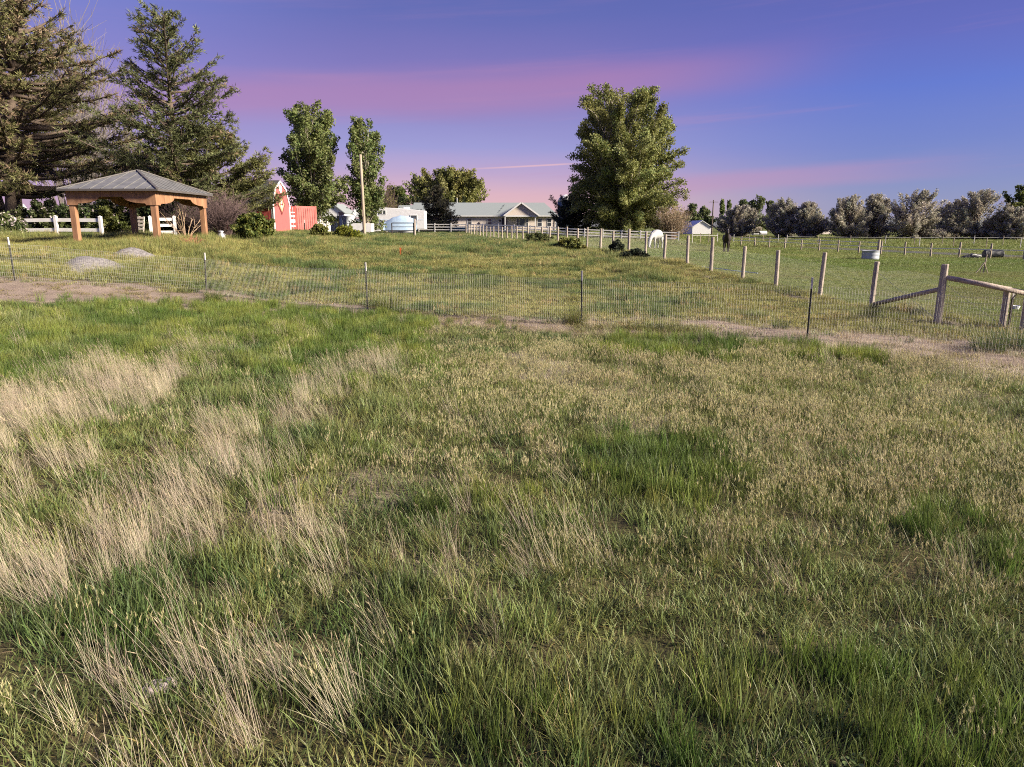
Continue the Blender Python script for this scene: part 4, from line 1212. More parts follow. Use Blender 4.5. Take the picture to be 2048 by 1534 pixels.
# ------------------------------------------------------------------ fences
def wires_along(pts, heights, h_top, vspace, rad, name, parent, top_fn=None):
    """welded wire: level strands and upright wires between fence points (x, y)"""
    mb = MB()
    P = [Vector((x, y, 0)) for x, y in pts]
    for i in range(len(P) - 1):
        a, b = P[i], P[i + 1]; L_ = (b - a).length; n = max(2, int(L_ / .8))
        for hgt in heights:
            line = []
            for j in range(n + 1):
                p = a.lerp(b, j / n); sag = -.012 * math.sin(PI * j / n) * (1 + .5 * math.sin(i * 3.1 + hgt * 9))
                line.append((p.x, p.y, gz(p.x, p.y) + hgt + sag))
            mb.tube(line, rad, 3, caps=False)
        k = int(L_ / vspace)
        xs = np.array([a.x + (b.x - a.x) * j / k for j in range(k)]); ys = np.array([a.y + (b.y - a.y) * j / k for j in range(k)])
        zs = GZ(xs, ys)
        for x, y, z in zip(xs, ys, zs):
            mb.tube([(x, y, z + heights[0]), (x, y, z + heights[-1])], rad * .85, 3, caps=False)
    return mb.build(name, M['wire'], parent)

def front_fence():
    root = empty("wire_fence", (TPOSTS[3][0], TPOSTS[3][1], gz(*TPOSTS[3])))
    tag(root, "welded wire fence on steel posts crossing the whole view", "fence")
    o = root.location
    shaft = MB()
    shaft.box(-.0165, .0165, -.004, .002, -.3, 1.0); shaft.box(-.003, .003, .002, .034, -.3, 1.0)
    for k in range(18): shaft.box(-.005, .005, -.010, -.004, .06 + k * .052, .085 + k * .052)
    sm = shaft.mesh("post", M['tpost_green'])
    capm = MB().box(-.0175, .0175, -.0055, .003, 1.0, 1.22).box(-.004, .004, .003, .035, 1.0, 1.22).mesh("painted_top", M['tpost_white'])
    # thicker stock so that a post of 4 cm reads at this distance
    for me in (sm, capm):
        for v in me.vertices: v.co.x *= 1.1; v.co.y *= 1.1
    rng = random.Random(3)
    for i, (x, y) in enumerate(TPOSTS):
        p = link_mesh("post", sm, root, Vector((x, y, gz(x, y))) - o)
        p.rotation_euler = (rng.uniform(-.03, .03), rng.uniform(-.03, .03), -.45)
        link_mesh("painted_top", capm, p)
    m = wires_along([(x, y - .04) for x, y in TPOSTS], [.02 + .1016 * k for k in range(11)], 1.05, .0508, .0018, "wire_mesh", root)
    m.location = -o
front_fence()

POST_R = .068
def round_post(parent, loc, h, r, seed, tilt=.02):
    rng = random.Random(seed)
    n = 10
    prof = [(r * 1.02, -.35), (r * 1.03, 0), (r, h * .5), (r * .97, h - .02), (r * .90, h)]
    mb = MB().lathe(prof, n)
    mb.v = [(x * (1 + .03 * math.sin(k * 1.3 + seed)), y * (1 + .03 * math.cos(k * 2.1 + seed)), z) for k, (x, y, z) in enumerate(mb.v)]
    o = mb.build("post", M['post_wood'], parent, loc, smooth=False)
    o.rotation_euler = (rng.uniform(-tilt, tilt), rng.uniform(-tilt, tilt), rng.random() * 6)
    return o
def post_row():
    ys = [20.45 + 2.4 * k for k in range(36)]
    ys = [y for y in ys if y < 104]
    root = empty("post_and_wire_fence", (10.3, 20.4, gz(10.3, 20.4)))
    tag(root, "long row of round wooden posts with wire running towards the house", "fence")
    o = root.location
    corner = on(1874, 16.6)
    g2 = on(2003, 16.3); g3 = on(2046, 16.0)
    for k, y in enumerate(ys):
        x = float(post_line_x(y)) + .04 * math.sin(k * 2.7)
        h = 1.30 + .05 * math.sin(k * 1.9) + (.06 if k in (1, 4) else 0)
        round_post(root, Vector((x, y, gz(x, y))) - o, h, POST_R * (1 + .08 * math.sin(k * 3.3)), k + 1, .025)
    round_post(root, corner - o, 1.38, .082, 91, .01)
    round_post(root, g2 - o, .98, .075, 92, .01)
    round_post(root, g3 - o, 1.18, .085, 93, .01)
    # rails
    a = corner + Vector((.05, -.03, 1.08)); b = g3 + Vector((-.06, -.02, .90))
    MB().tube([a, a.lerp(b, .5) + Vector((0, 0, .01)), b], [.060, .062, .060], 10).build("rail", M['rail_wood'], root, -o, smooth=True)
    p2 = Vector((float(post_line_x(20.45)), 20.45, 0)); p2.z = gz(p2.x, p2.y)
    a = p2 + Vector((.04, -.06, .10)); b = corner + Vector((-.02, .06, .80))
    MB().tube([a, a.lerp(b, .5), b], [.055, .058, .055], 10).build("brace", M['rail_wood'], root, -o, smooth=True)
    mb = MB()
    mb.tube([p2 + Vector((.05, -.06, 1.0)), corner + Vector((-.03, .05, .12))], .004, 4)
    mb.tube([corner + Vector((.06, -.04, .92)), g2 + Vector((-.05, 0, .12))], .004, 4)
    mb.build("brace_wire", M['wire'], root, -o)
    pts = [(g3.x + 6, g3.y - .6), (g3.x, g3.y + .03), (corner.x + .05, corner.y + .05)] + [(float(post_line_x(y)) + .07, y) for y in ys[:12]]
    wires_along(pts[:3], [.05 + .1016 * k for k in range(11)], 1.1, .0508, .0012, "wire_mesh", root).location = -o
    wires_along(pts[2:], [.05 + .1016 * k for k in range(11)], 1.1, .0508, .0012, "wire_mesh", root).location = -o
    wires_along([(float(post_line_x(y)) + .07, y) for y in ys[11:]], [.1, .4, .7, 1.0], 1.1, .30, .0018, "wire_mesh", root).location = -o
    # steel stake and a chain beside the gate post
    st = MB().box(-.02, .02, -.02, .02, -.1, .72).build("steel_stake", M['black_steel'], root, g2 + Vector((.13, -.03, 0)) - o)
    MB().box(-.022, .022, -.022, .022, .72, .84).build("painted_top", M['tpost_white'], st)
    MB().tube([g2 + Vector((.10, -.05, .70)), g2 + Vector((.22, -.06, .86)), g2 + Vector((.36, -.05, .92))], .012, 5).build("hook", M['black_steel'], root, -o)
post_row()

def vinyl(name, pts, h, rails, label, post=.13, rail=.14, spacing=2.44, drop=0):
    """white rail fence along (x, y) points"""
    x, y = pts[0]; root = empty(name, (x, y, gz(x, y))); o = root.location
    tag(root, label, "fence")
    pm = MB().box(-post / 2, post / 2, -post / 2, post / 2, -.2, h).add([(-post * .58, -post * .58, h), (post * .58, -post * .58, h), (post * .58, post * .58, h), (-post * .58, post * .58, h), (0, 0, h + .06)],
        [(3, 2, 1, 0), (0, 1, 4), (1, 2, 4), (2, 3, 4), (3, 0, 4)]).mesh("post", M['vinyl'])
    for i in range(len(pts) - 1):
        a, b = Vector((*pts[i], 0)), Vector((*pts[i + 1], 0)); L_ = (b - a).length; n = max(1, round(L_ / spacing))
        ang = math.atan2(b.y - a.y, b.x - a.x)
        for j in range(n + (1 if i == len(pts) - 2 else 0)):
            p = a.lerp(b, j / n); p.z = gz(p.x, p.y)
            link_mesh("post", pm, root, p - o, ang)
        for j in range(n):
            p, q = a.lerp(b, j / n), a.lerp(b, (j + 1) / n); p.z = gz(p.x, p.y); q.z = gz(q.x, q.y)
            for r in rails:
                MB().bar(p + Vector((0, 0, r)) - o, q + Vector((0, 0, r)) - o, .04, rail).build("rail", M['vinyl'], root)
    return root
def px_pts(lst): return [tuple(on(px, y)[:2]) for px, y in lst]
vinyl("rail_fence", px_pts([(-60, 40.5), (205, 40.0)]), 1.14, (.42, .95), "two-rail white vinyl fence left of the gazebo", post=.15, rail=.19)
vinyl("rail_fence", px_pts([(304, 39.2), (352, 39.8)]), 1.14, (.32, .68, 1.0), "short white vinyl fence piece behind the gazebo's right front post", post=.16, rail=.15, spacing=2.2)
vinyl("rail_fence", px_pts([(742, 108), (935, 106), (1060, 103), (1357, 99.5)]), 1.32, (.42, .80, 1.17), "three-rail white vinyl fence in front of the house and poplar")
vinyl("rail_fence", px_pts([(617, 92), (664, 96)]), 1.7, (.3, .55, .8, 1.05, 1.3, 1.52), "pale board fence right of the red container", rail=.2)

def tape_fence():
    pts = [(34 - .70 * k, 48 + 2.38 * k) for k in range(-2, 15)]
    root = empty("paddock_fence", (pts[0][0], pts[0][1], gz(*pts[0]))); o = root.location
    tag(root, "row of slim pale posts with white tape along the gravel lane", "fence")
    for k, (x, y) in enumerate(pts):
        h = 1.05 + .06 * math.sin(k * 2.1)
        MB().lathe([(.075, -.2), (.075, h * .5), (.068, h)], 8).build("post", M['post_pole'], root, Vector((x, y, gz(x, y))) - o).rotation_euler = (.02 * math.sin(k), .025 * math.cos(k * 1.7), 0)
        MB().box(-.10, -.06, -.06, .0, h * .55, h * .62).build("insulator", M['tape_white'], root, Vector((x, y, gz(x, y))) - o)
    for hgt, kmin in ((.62, 0), (.95, 7)):
        mb = MB()
        for k in range(kmin, len(pts) - 1):
            a, b = pts[k], pts[k + 1]
            mb.bar(Vector((a[0] - .09, a[1] - .03, gz(*a) + hgt)), Vector((b[0] - .09, b[1] - .03, gz(*b) + hgt)), .012, .05)
        mb.build("tape", M['tape_white'], root, -o)
    a, b = pts[1], pts[0]
    MB().tube([Vector((a[0] + .3, a[1] - .6, gz(*a) + .9)), Vector((b[0], b[1], gz(*b) + .88))], .06, 8).build("rail", M['rail_wood'], root, -o)
tape_fence()
def thin_line(pxs, y0, y1, h, label, rope=True):
    pts = [on(px, y0 + (y1 - y0) * i / (len(pxs) - 1)) for i, px in enumerate(pxs)]
    root = empty("electric_fence", pts[0]); o = root.location.copy()
    tag(root, label, "fence")
    for k, p in enumerate(pts):
        MB().lathe([(.045, -.2), (.045, h)], 6).build("post", M['post_pole'] if k % 3 else M['tpost_white'], root, p - o)
    if rope:
        mb = MB()
        for a, b in zip(pts[:-1], pts[1:]): mb.tube([a + Vector((0, 0, h * .8)), b + Vector((0, 0, h * .8))], .014, 4)
        mb.build("rope", M['tape_white'], root, -o)
thin_line([1573, 1635, 1700, 1770, 1828, 1884, 1947, 2005, 2070], 92, 84, 1.15, "far thin electric fence posts below the silvery trees")
thin_line([1838, 1906, 1972, 2040], 78, 74, 1.0, "short middle row of thin stakes right of the water tank", rope=False)
thin_line([1384, 1400, 1417, 1434], 84, 90, 1.25, "wooden hitching posts with a rail between white fence and dark horse")
thin_line([1467, 1498, 1526, 1556], 100, 104, 1.1, "thin pale posts on the lane edge behind the dark horse", rope=False)

# ------------------------------------------------------------------ red barn and container
def barn():
    y = 52.0; c = on(566, y); zb = c.z - .02
    root = empty("red_barn", (c.x, c.y, zb), R(-6))       # gable looks to the right, long wall towards us
    tag(root, "small red gambrel barn with a painted diamond on its gable", "barn")
    W, D, wh, kx, kz, pk = 2.7, 4.2, 1.78, .86, 3.0, 3.5
    # local frame: gable in the +x plane, long walls along x
    out = [(-W / 2, 0), (W / 2, 0), (W / 2, wh), (kx, kz), (0, pk), (-kx, kz), (-W / 2, wh)]
    MB().prism(out, 'x', -.06, 0).build("gable_wall", M['barn_red_lit'], root)
    MB().prism(out, 'x', -D, -D + .06).build("back_wall", M['barn_red'], root)
    for s in (-1, 1):
        w = MB().box(-D + .06, -.06, s * W / 2 - .03, s * W / 2 + .03, 0, wh).build("side_wall", M['barn_red'], root)
        for k in range(12):
            MB().box(-D + .1 + k * .34, -D + .14 + k * .34, s * (W / 2 + .03) - .008, s * (W / 2 + .03) + .008, 0, wh - .02).build("batten", M['barn_red'], w)
    for s in (-1, 1):
        for (ya, za, yb, zb2) in ((W / 2 + .16, wh - .12, kx, kz + .03), (kx, kz + .03, 0, pk + .04)):
            vs = [(-D - .1, s * ya, za), (.02, s * ya, za), (.02, s * yb, zb2), (-D - .1, s * yb, zb2)]
            vs += [(v[0], v[1], v[2] + .06) for v in vs]
            MB().add(vs, [(3, 2, 1, 0), (4, 5, 6, 7), (0, 1, 5, 4), (1, 2, 6, 5), (2, 3, 7, 6), (3, 0, 4, 7)]).build("roof", M['shingle_dark'], root)
    edge = [(-W / 2 - .12, wh - .08), (-kx - .02, kz), (0, pk + .02), (kx + .02, kz), (W / 2 + .12, wh - .08)]
    for (a, b) in zip(edge[:-1], edge[1:]):
        MB().bar((.03, a[0], a[1]), (.03, b[0], b[1]), .05, .13).build("trim", M['trim_white'], root)
    for s in (-1, 1):
        MB().box(.002, .045, s * W / 2 - .07, s * W / 2 + .07, 0, wh).build("corner_board", M['trim_white'], root)
    MB().box(-.12, .0, -W / 2 - .05, -W / 2 - .032, 0, wh).build("corner_board", M['trim_white'], root)
    # octagonal vent and the quilt diamond
    oc = [(.24 * math.cos(PI / 8 + k * PI / 4), 3.02 + .30 * math.sin(PI / 8 + k * PI / 4)) for k in range(8)]
    MB().prism(oc, 'x', .004, .04).build("vent", M['trim_white'], root)
    dq = lambda r, h: [(0, 1.95 - h), (r, 1.95), (0, 1.95 + h), (-r, 1.95)]
    q = MB().prism(dq(.62, .74), 'x', .004, .03).build("painted_diamond", M['quilt_edge'], root)
    MB().prism(dq(.47, .56), 'x', .032, .04).build("diamond_field", M['quilt'], q)
    for a in range(4):
        t = a * PI / 2; m = MB()
        p = [(.30 * math.cos(t) * .8, 1.95 + .36 * math.sin(t)), (.13 * math.cos(t + .7), 1.95 + .15 * math.sin(t + .7)), (0, 1.95), (.13 * math.cos(t - .7), 1.95 + .15 * math.sin(t - .7))]
        m.prism(p, 'x', .042, .048); m.build("star_point", M['trim_white'] if a % 2 else M['quilt_edge'], q)
barn()
def container():
    c = on(594, 70)
    root = empty("shipping_container", c, R(54))
    tag(root, "red steel shipping container with its door open behind the barn", "container")
    L_, W, H = 6.0, 2.4, 2.55
    # near corner at the origin; long side along +x (right, receding), end doors along +y-left
    MB().box(0, 2.4, .02, 6.0, .1, H).build("box", M['container_red'], root)
    for k in range(9):
        MB().box(.12 + k * .26, .24 + k * .26, -.02, .015, .25, H - .2).build("corrugation", M['container_red'], root)
    for p in ((0, .0), (2.4, .0)):
        MB().box(p[0] - .06, p[0] + .06, -.03, .06, 0, H + .04).build("corner_post", M['container_red'], root)
    d = MB().box(-1.15, -.02, -.1, -.04, .15, H - .05).build("door", M['barn_red'], root)
    for k, (z0, z1) in enumerate(((1.9, 1.98), (1.5, 1.66), (1.0, 1.3), (.62, .72))):
        MB().box(-.95 + .1 * (k % 2), -.2, -.115, -.102, z0, z1).build("placard", M['trim_white'], d)
    for xx in (-.85, -.45): MB().tube([(xx, -.13, .2), (xx, -.13, H - .1)], .025, 6).build("lock_rod", M['galv'], d)
container()

# ------------------------------------------------------------------ house
def window(parent, x0, x1, z0, z1, y, split=1, name="window", across=1):
    f = .07
    w = MB()
    w.box(x0 - f, x1 + f, y - .05, y, z0 - f, z0).box(x0 - f, x1 + f, y - .05, y, z1, z1 + f).box(x0 - f, x0, y - .05, y, z0, z1).box(x1, x1 + f, y - .05, y, z0, z1)
    for k in range(1, split):
        z = z0 + (z1 - z0) * k / split; w.box(x0, x1, y - .045, y, z - .03, z + .03)
    o = w.build(name, M['trim_white'], parent)
    for k in range(split):
        a, b = z0 + (z1 - z0) * k / split, z0 + (z1 - z0) * (k + 1) / split
        MB().box(x0 + .002, x1 - .002, y - .03, y - .012, a + .032 * (k > 0) + .002, b - .032 * (k < split - 1) - .002).build("pane", M['glass_dark'], o)
    return o
def house():
    Y = 125.0; zb = 1.40
    sx = lambda px: xat(px, Y, 3.0)
    x_r = sx(1111); x_l = sx(828)
    root = empty("ranch_house", (sx(1000), Y, zb))
    tag(root, "long beige ranch house with grey shingle roof and gabled porch", "house")
    ox = sx(1000); X = lambda px: sx(px) - ox
    D, wh = 8.4, 2.55
    xl, xr = x_l - ox, x_r - ox
    MB().box(xl, xr, 0, D, -.6, wh).build("wall", M['siding'], root)
    rz_ = 4.75
    ov = .5
    e = [(xl - ov, -ov), (xr + ov, -ov), (xr + ov, D + ov), (xl - ov, D + ov)]
    hip = 1.7
    rl, rr = (xl - ov + .02, D / 2), (xr + ov - hip - .6, D / 2)
    z0 = wh - .06
    vs = [(*e[0], z0), (*e[1], z0), (*e[2], z0), (*e[3], z0), (*rl, rz_), (*rr, rz_)]
    ro = MB().add(vs + [(v[0], v[1], v[2] + .08) for v in vs], [(6, 7, 11, 10), (7, 8, 11), (8, 9, 10, 11), (9, 6, 10), (3, 2, 1, 0), (0, 1, 7, 6), (1, 2, 8, 7), (2, 3, 9, 8), (3, 0, 6, 9)]).build("roof", M['shingle_grey'], root)
    for p, q in ((0, 1), (1, 2)):
        MB().bar((e[p][0], e[p][1], z0 - .02), (e[q][0], e[q][1], z0 - .02), .06, .16).build("gutter", M['trim_white'], ro)
    MB().lathe([(.06, 0), (.06, .7), (.09, .72), (.09, .8)], 8).build("vent_pipe", M['trim_white'], ro, (X(911), D / 2, rz_))
    for k in range(5):                       # clumps of debris in the valley beside the porch gable
        MB().box(-.09, .09, -.09, .09, 0, .06).build("roof_vent", M['shingle_dark'], ro, (X(998) + k * .22, .6 + k * .62, z0 + .17 + (.6 + k * .62 + ov) / (D / 2 + ov) * (rz_ - z0)))
    # left wing, lower roof just showing left of the spruce
    MB().prism([(-.3, wh - .1), (D * .75, wh - .1), (D * .37, 4.35)], 'x', xl - 3.0, xl + 3).build("wing_roof", M['shingle_grey'], root)
    MB().box(xl - 2.7, xl - .01, .2, D * .7, -.6, wh - .12).build("wing_wall", M['siding'], root)
    # porch gable
    gx0, gx1, ga, gd = X(1008.5), X(1077.5), (X(1042.4)), 1.7
    gz0, gza = wh - .08, 4.62
    MB().add([(gx0 + .25, -gd, gz0 + .12), (gx1 - .25, -gd, gz0 + .12), (ga, -gd, gza - .16), (gx0 + .25, -gd + .1, gz0 + .12), (gx1 - .25, -gd + .1, gz0 + .12), (ga, -gd + .1, gza - .16)],
        [(0, 1, 2), (5, 4, 3), (0, 3, 4, 1), (1, 4, 5, 2), (2, 5, 3, 0)]).build("porch_gable", M['siding'], root)
    for s, gx in ((-1, gx0 - .05), (1, gx1 + .05)):
        vs = [(gx, -gd - .35, gz0), (ga, -gd - .35, gza), (ga, 4.1, gza), (gx, .2, gz0)]
        n = [(v[0], v[1], v[2] + .09) for v in vs]
        f = [(0, 1, 2, 3), (7, 6, 5, 4), (0, 4, 5, 1), (1, 5, 6, 2), (2, 6, 7, 3), (3, 7, 4, 0)]
        MB().add(vs + n, f).build("porch_roof", M['shingle_grey'], root)
        MB().bar((gx, -gd - .37, gz0 + .02), (ga, -gd - .37, gza + .02), .05, .24).build("bargeboard", M['trim_white'], root)
    MB().box(gx0 + .2, gx1 - .2, -gd - .02, -gd + .14, gz0 - .14, gz0 + .115).build("porch_beam", M['trim_white'], root)
    for px in (1010.5, 1070):
        MB().box(X(px) - .08, X(px) + .08, -gd, -gd + .14, -.6, gz0 - .145).build("porch_post", M['trim_white'], root)
    MB().box(gx0, gx1, -gd - .2, -.01, -.6, -.42).build("porch_floor", M['siding'], root)
    # windows and door
    for px in (939, 979): window(root, X(px) - .34, X(px) + .34, .95, 2.05, -.002, 2)
    for px in (1079.5, 1098.5): window(root, X(px) - .34, X(px) + .34, .78, 2.02, -.002, 2)
    window(root, X(1033.5), X(1037), .75, 2.05, -.002, 2); window(root, X(1040), X(1049.5), .75, 2.05, -.002, 1); window(root, X(1052.5), X(1056), .75, 2.05, -.002, 2)
    d = MB().box(X(1003.5), X(1008.5), -.06, -.004, -.4, 2.1).build("door", M['door_dark'], root)
    MB().box(X(1011.5), X(1014), -.05, -.004, -.4, 2.1).build("sidelight", M['glass_dark'], root)
    for px, zz in ((958.5, 1.25), (1000, 1.7)):
        m = MB()
        for k in range(5): m.bar((0, -.03, 0), (.26 * math.cos(k * 1.2566 + .31), -.03, .26 * math.sin(k * 1.2566 + .31)), .03, .09)
        m.build("wall_star", M['door_dark'], root, (X(px), -.02, zz))
    MB().tube([(xr - .02, -.1, wh - .1), (xr - .02, -.1, -.5)], .05, 6).build("downspout", M['trim_white'], root)
house()

def gable_building(name, px0, px1, y, base_dz, eave_py, peak_py, label, wall, roof, rz=0, depth=8, wins=()):
    a, b = xat(px0, y, 2), xat(px1, y, 2); c = (a + b) / 2; z = gz(c, y) + base_dz
    root = empty(name, (c, y, z), rz); tag(root, label, "building")
    hw = (b - a) / 2; eh = zat(eave_py, y) - z; ph = zat(peak_py, y) - z
    MB().prism([(-hw, -.5), (hw, -.5), (hw, eh), (0, ph), (-hw, eh)], 'y', 0, depth).build("wall", M[wall], root)
    for s in (-1, 1):
        d = Vector((hw * 1.08, 0, -(ph - eh) * 1.08))
        p = [(0, -.3, ph + .02), (s * hw * 1.08, -.3, ph + .02 - (ph - eh) * 1.08), (s * hw * 1.08, depth + .3, ph + .02 - (ph - eh) * 1.08), (0, depth + .3, ph + .02)]
        vs = p + [(v[0], v[1], v[2] + .15) for v in p]
        MB().add(vs, [(0, 1, 2, 3), (7, 6, 5, 4), (0, 4, 5, 1), (1, 5, 6, 2), (2, 6, 7, 3), (3, 7, 4, 0)]).build("roof", M[roof], root)
    for (u, w0, w1, ww) in wins:
        window(root, u * hw - ww / 2, u * hw + ww / 2, w0, w1, -.002, 1)
    return root
gable_building("white_garage", 645, 690, 118, .05, 426, 408, "white gabled garage behind the cottonwoods", 'trim_white', 'shingle_grey', depth=8, wins=((-.5, .9, 1.7, .8), (.72, 1.9, 2.9, .9), (.62, .9, 1.6, .6)))
gable_building("white_shed", 1385, 1423, 195, .0, 454, 442, "white gabled shed far beyond the pasture", 'trim_white', 'trim_white', depth=10)
gable_building("grey_shed", 1380, 1392, 205, .0, 450, 442.5, "small grey-roofed shed beside the white gabled shed", 'trim_white', 'shingle_grey', depth=10)
gable_building("brown_shed", 1640, 1664, 190, .0, 450, 441, "brown shed in the gap of the silvery tree line", 'siding', 'shingle_dark', depth=10)
def silo():
    b = on(1131, 205); root = empty("grain_bin", b); tag(root, "dark blue grain bin with a pale domed roof behind the house", "grain bin")
    h = zat(403, 205) - b.z; r = 17 * 205 / 1480
    MB().lathe([(r, -.5), (r, h)], 24).build("drum", M['silo_blue'], root, smooth=True)
    MB().lathe([(r * 1.03, h), (r * .8, h + r * .42), (r * .45, h + r * .66), (.3, h + r * .8)], 24).build("dome", M['trim_white'], root, smooth=True)
silo()
def camper():
    Y = 102.0; a = xat(738, Y, 2); zb = on(790, Y).z
    root = empty("camper_trailer", (a, Y, zb)); tag(root, "white fifth-wheel camper parked beside the house", "camper")
    L_ = xat(850, Y, 2) - a
    H = zat(414, Y) - zb; Hr = zat(420, Y) - zb; nk = zat(440, Y) - zb
    prof = [(.0, nk + .1), (.05, H - .55), (.35, H - .1), (.8, H), (L_ * .55, H - .18), (L_, Hr - .1), (L_, .55), (2.4, .55), (2.3, nk - .1), (.25, nk - .1)]
    MB().prism(prof, 'y', 0, 2.4).build("body", M['trailer_white'], root, bevel=.04)
    window(root, xat(760, Y, 2) - a, xat(765, Y, 2) - a, zat(428, Y) - zb, zat(421, Y) - zb, -.004, 1)
    window(root, xat(767, Y, 2) - a, xat(772, Y, 2) - a, zat(428, Y) - zb, zat(421, Y) - zb, -.004, 1)
    window(root, xat(822, Y, 2) - a, xat(834, Y, 2) - a, zat(440, Y) - zb, zat(431, Y) - zb, -.004, 1)
    MB().box(xat(806, Y, 2) - a, xat(818, Y, 2) - a, .8, 1.6, H - .3, H + .02).build("roof_unit", M['trim_white'], root, bevel=.05)
    MB().box(.5, L_ - .2, -.012, -.003, nk - .02, nk + .10).build("stripe", M['shed_blue'], root)
    for x in (5.0, 5.9):
        w = MB().tube([(x, -.02, .36), (x, .2, .36)], .36, 16).build("wheel", M['rubber'], root)
        MB().tube([(x, -.035, .36), (x, -.021, .36)], .2, 12).build("rim", M['galv'], w)
    MB().bar((.9, .6, .0), (.9, .6, nk - .1), .1, .1).build("jack", M['black_steel'], root)
camper()
def covered_boat():
    Y = 98.5; a = xat(768, Y, 2); L_ = xat(833, Y, 2) - a; zb = on(800, Y).z
    root = empty("covered_boat", (a, Y, zb)); tag(root, "boat under a pale blue tarpaulin in front of the camper", "boat")
    top = zat(431, Y) - zb
    m = MB(); n = 12; rows = []
    for i in range(n + 1):
        t = i / n; x = L_ * t; w = 1.0 * math.sqrt(max(.02, math.sin(PI * min(1, .12 + t * .88) * .92)))
        hh = top * (.52 + .48 * math.sin(PI * (.05 + .80 * t)) + .02 * math.sin(i * 2.3))
        base = len(m.v)
        for k in range(9):
            s = -1 + 2 * k / 8
            m.v.append((x, s * w, .45 + (hh - .45) * (1 - abs(s) ** 2.4)))
        rows.append(base)
    for i in range(n):
        for k in range(8):
            m.f.append((rows[i] + k, rows[i] + k + 1, rows[i + 1] + k + 1, rows[i + 1] + k))
    m.f.append(tuple(rows[0] + k for k in range(9))); m.f.append(tuple(rows[-1] + k for k in range(8, -1, -1)))
    m.build("tarpaulin", M['tarp_blue'], root, smooth=True)
    MB().prism([(.2, .45), (.9, .18), (L_ - .4, .16), (L_ - .1, .45)], 'y', -.7, .7).build("hull", M['trim_white'], root)
    for s in (-.8, .8):
        MB().tube([(L_ * .55, s - .09, .28), (L_ * .55, s + .09, .28)], .28, 14).build("wheel", M['rubber'], root)
covered_boat()
def yard_things():
    # wooden power pole
    b = on(729.5, 55); h = zat(309, 55) - b.z
    root = empty("power_pole", b); tag(root, "bare pale wooden pole standing in front of the cottonwood", "pole")
    MB().lathe([(.135, -.4), (.13, 0), (.115, h * .5), (.095, h)], 12).build("shaft", M['post_pole'], root, smooth=True)
    MB().box(-.07, .07, -.22, -.13, 1.5, 2.0).build("meter_box", M['post_pole'], root)
    root.rotation_euler = (0, R(-.6), 0)
    # satellite dish on a frame
    b = on(717, 88); root = empty("satellite_dish", b); tag(root, "pale grey satellite dish on a pipe stand left of the pole", "dish")
    z = zat(426, 88) - b.z
    dish = MB().lathe([(.02, 0), (.25, .02), (.45, .07), (.58, .14), (.56, .16), (.42, .10), (.2, .05), (.02, .03)], 20).build("reflector", M['galv'], root, (0, 0, z), smooth=True)
    dish.rotation_euler = (R(78), 0, R(12))
    MB().tube([(-.25, 0, -.2), (-.22, 0, z - .3), (-.05, .05, z)], .04, 6).tube([(.6, 0, -.2), (.4, 0, z - .5), (.05, .05, z)], .04, 6).build("stand", M['galv'], root)
    # grey utility shed, pale door panel, short post
    b = on(690, 86); root = empty("metal_shed", b, R(-18)); tag(root, "small grey metal utility shed left of the satellite dish", "shed")
    MB().box(-.65, .65, -.6, .6, -.3, zat(433, 86) - b.z).build("walls", M['tank_white'], root)
    zz = zat(433, 86) - b.z
    MB().prism([(-.75, zz), (.75, zz), (0, zz + .16)], 'y', -.7, .7).build("roof", M['trim_white'], root)
    dd = MB().box(-.5, .1, -.63, -.605, -.1, zz - .15).build("door", M['shed_blue'], root); MB().box(.02, .05, -.66, -.635, .7, .9).build("handle", M['black_steel'], dd)
    b = on(669, 84); root = empty("water_cabinet", b); tag(root, "pale blue upright metal cabinet beside the short wooden post", "cabinet")
    zz = zat(436, 84) - b.z
    MB().box(-.34, .34, -.3, .3, -.3, zz).build("body", M['shed_blue'], root, bevel=.02); MB().box(-.37, .37, -.33, .33, zz + .002, zz + .05).build("lid", M['trim_white'], root)
    for s in (-.2, 0, .2): MB().box(s - .015, s + .015, -.312, -.301, 0, zz - .05).build("rib", M['shed_blue'], root)
    b = on(678, 82.5); tag(MB().lathe([(.13, -.3), (.13, zat(433, 82.5) - b.z), (.11, zat(432, 82.5) - b.z)], 10).build("wooden_post", M['post_pole'], None, b), "short thick wooden post between cabinet and grey shed", "post")
    # steel stock panel
    b = on(640, 78); root = empty("livestock_panel", b); tag(root, "dark steel stock panel with rounded corners beyond the weeds", "panel")
    w = 15 * 78 / 1480; zz = zat(437, 78) - b.z
    for x in (-w, -w * .5, 0, w * .5, w): MB().tube([(x, 0, -.2), (x, 0, zz - (.12 if abs(x) == w else 0))], .03, 6).build("upright", M['black_steel'], root)
    for z in (zz, zz * .62, zz * .3): MB().tube([(-w + .1, 0, z), (w - .1, 0, z)], .028, 6).build("bar", M['black_steel'], root)
    MB().tube([(-w, 0, zz - .12), (-w + .1, 0, zz)], .03, 6).build("corner_bend", M['black_steel'], root); MB().tube([(w, 0, zz - .12), (w - .1, 0, zz)], .03, 6).build("corner_bend", M['black_steel'], root)
    MB().tube([(-w - 1.1, .1, zz * .75), (w + 1.2, .1, zz * .72)], .025, 6).build("bar", M['black_steel'], root)
    # low white trailer by the pole
    b = on(722, 80); root = empty("flat_trailer", b); tag(root, "low white utility trailer behind the wooden pole", "trailer")
    zz = zat(447, 80) - b.z
    MB().prism([(-1.1, .25), (1.35, .25), (1.35, zz), (-.7, zz), (-1.0, zz - .15)], 'y', -.7, .7).build("bed", M['trailer_white'], root, bevel=.03)
    for s in (-.5, .45): MB().tube([(s, -.82, .28), (s, -.71, .28)], .27, 14).build("wheel", M['rubber'], root)
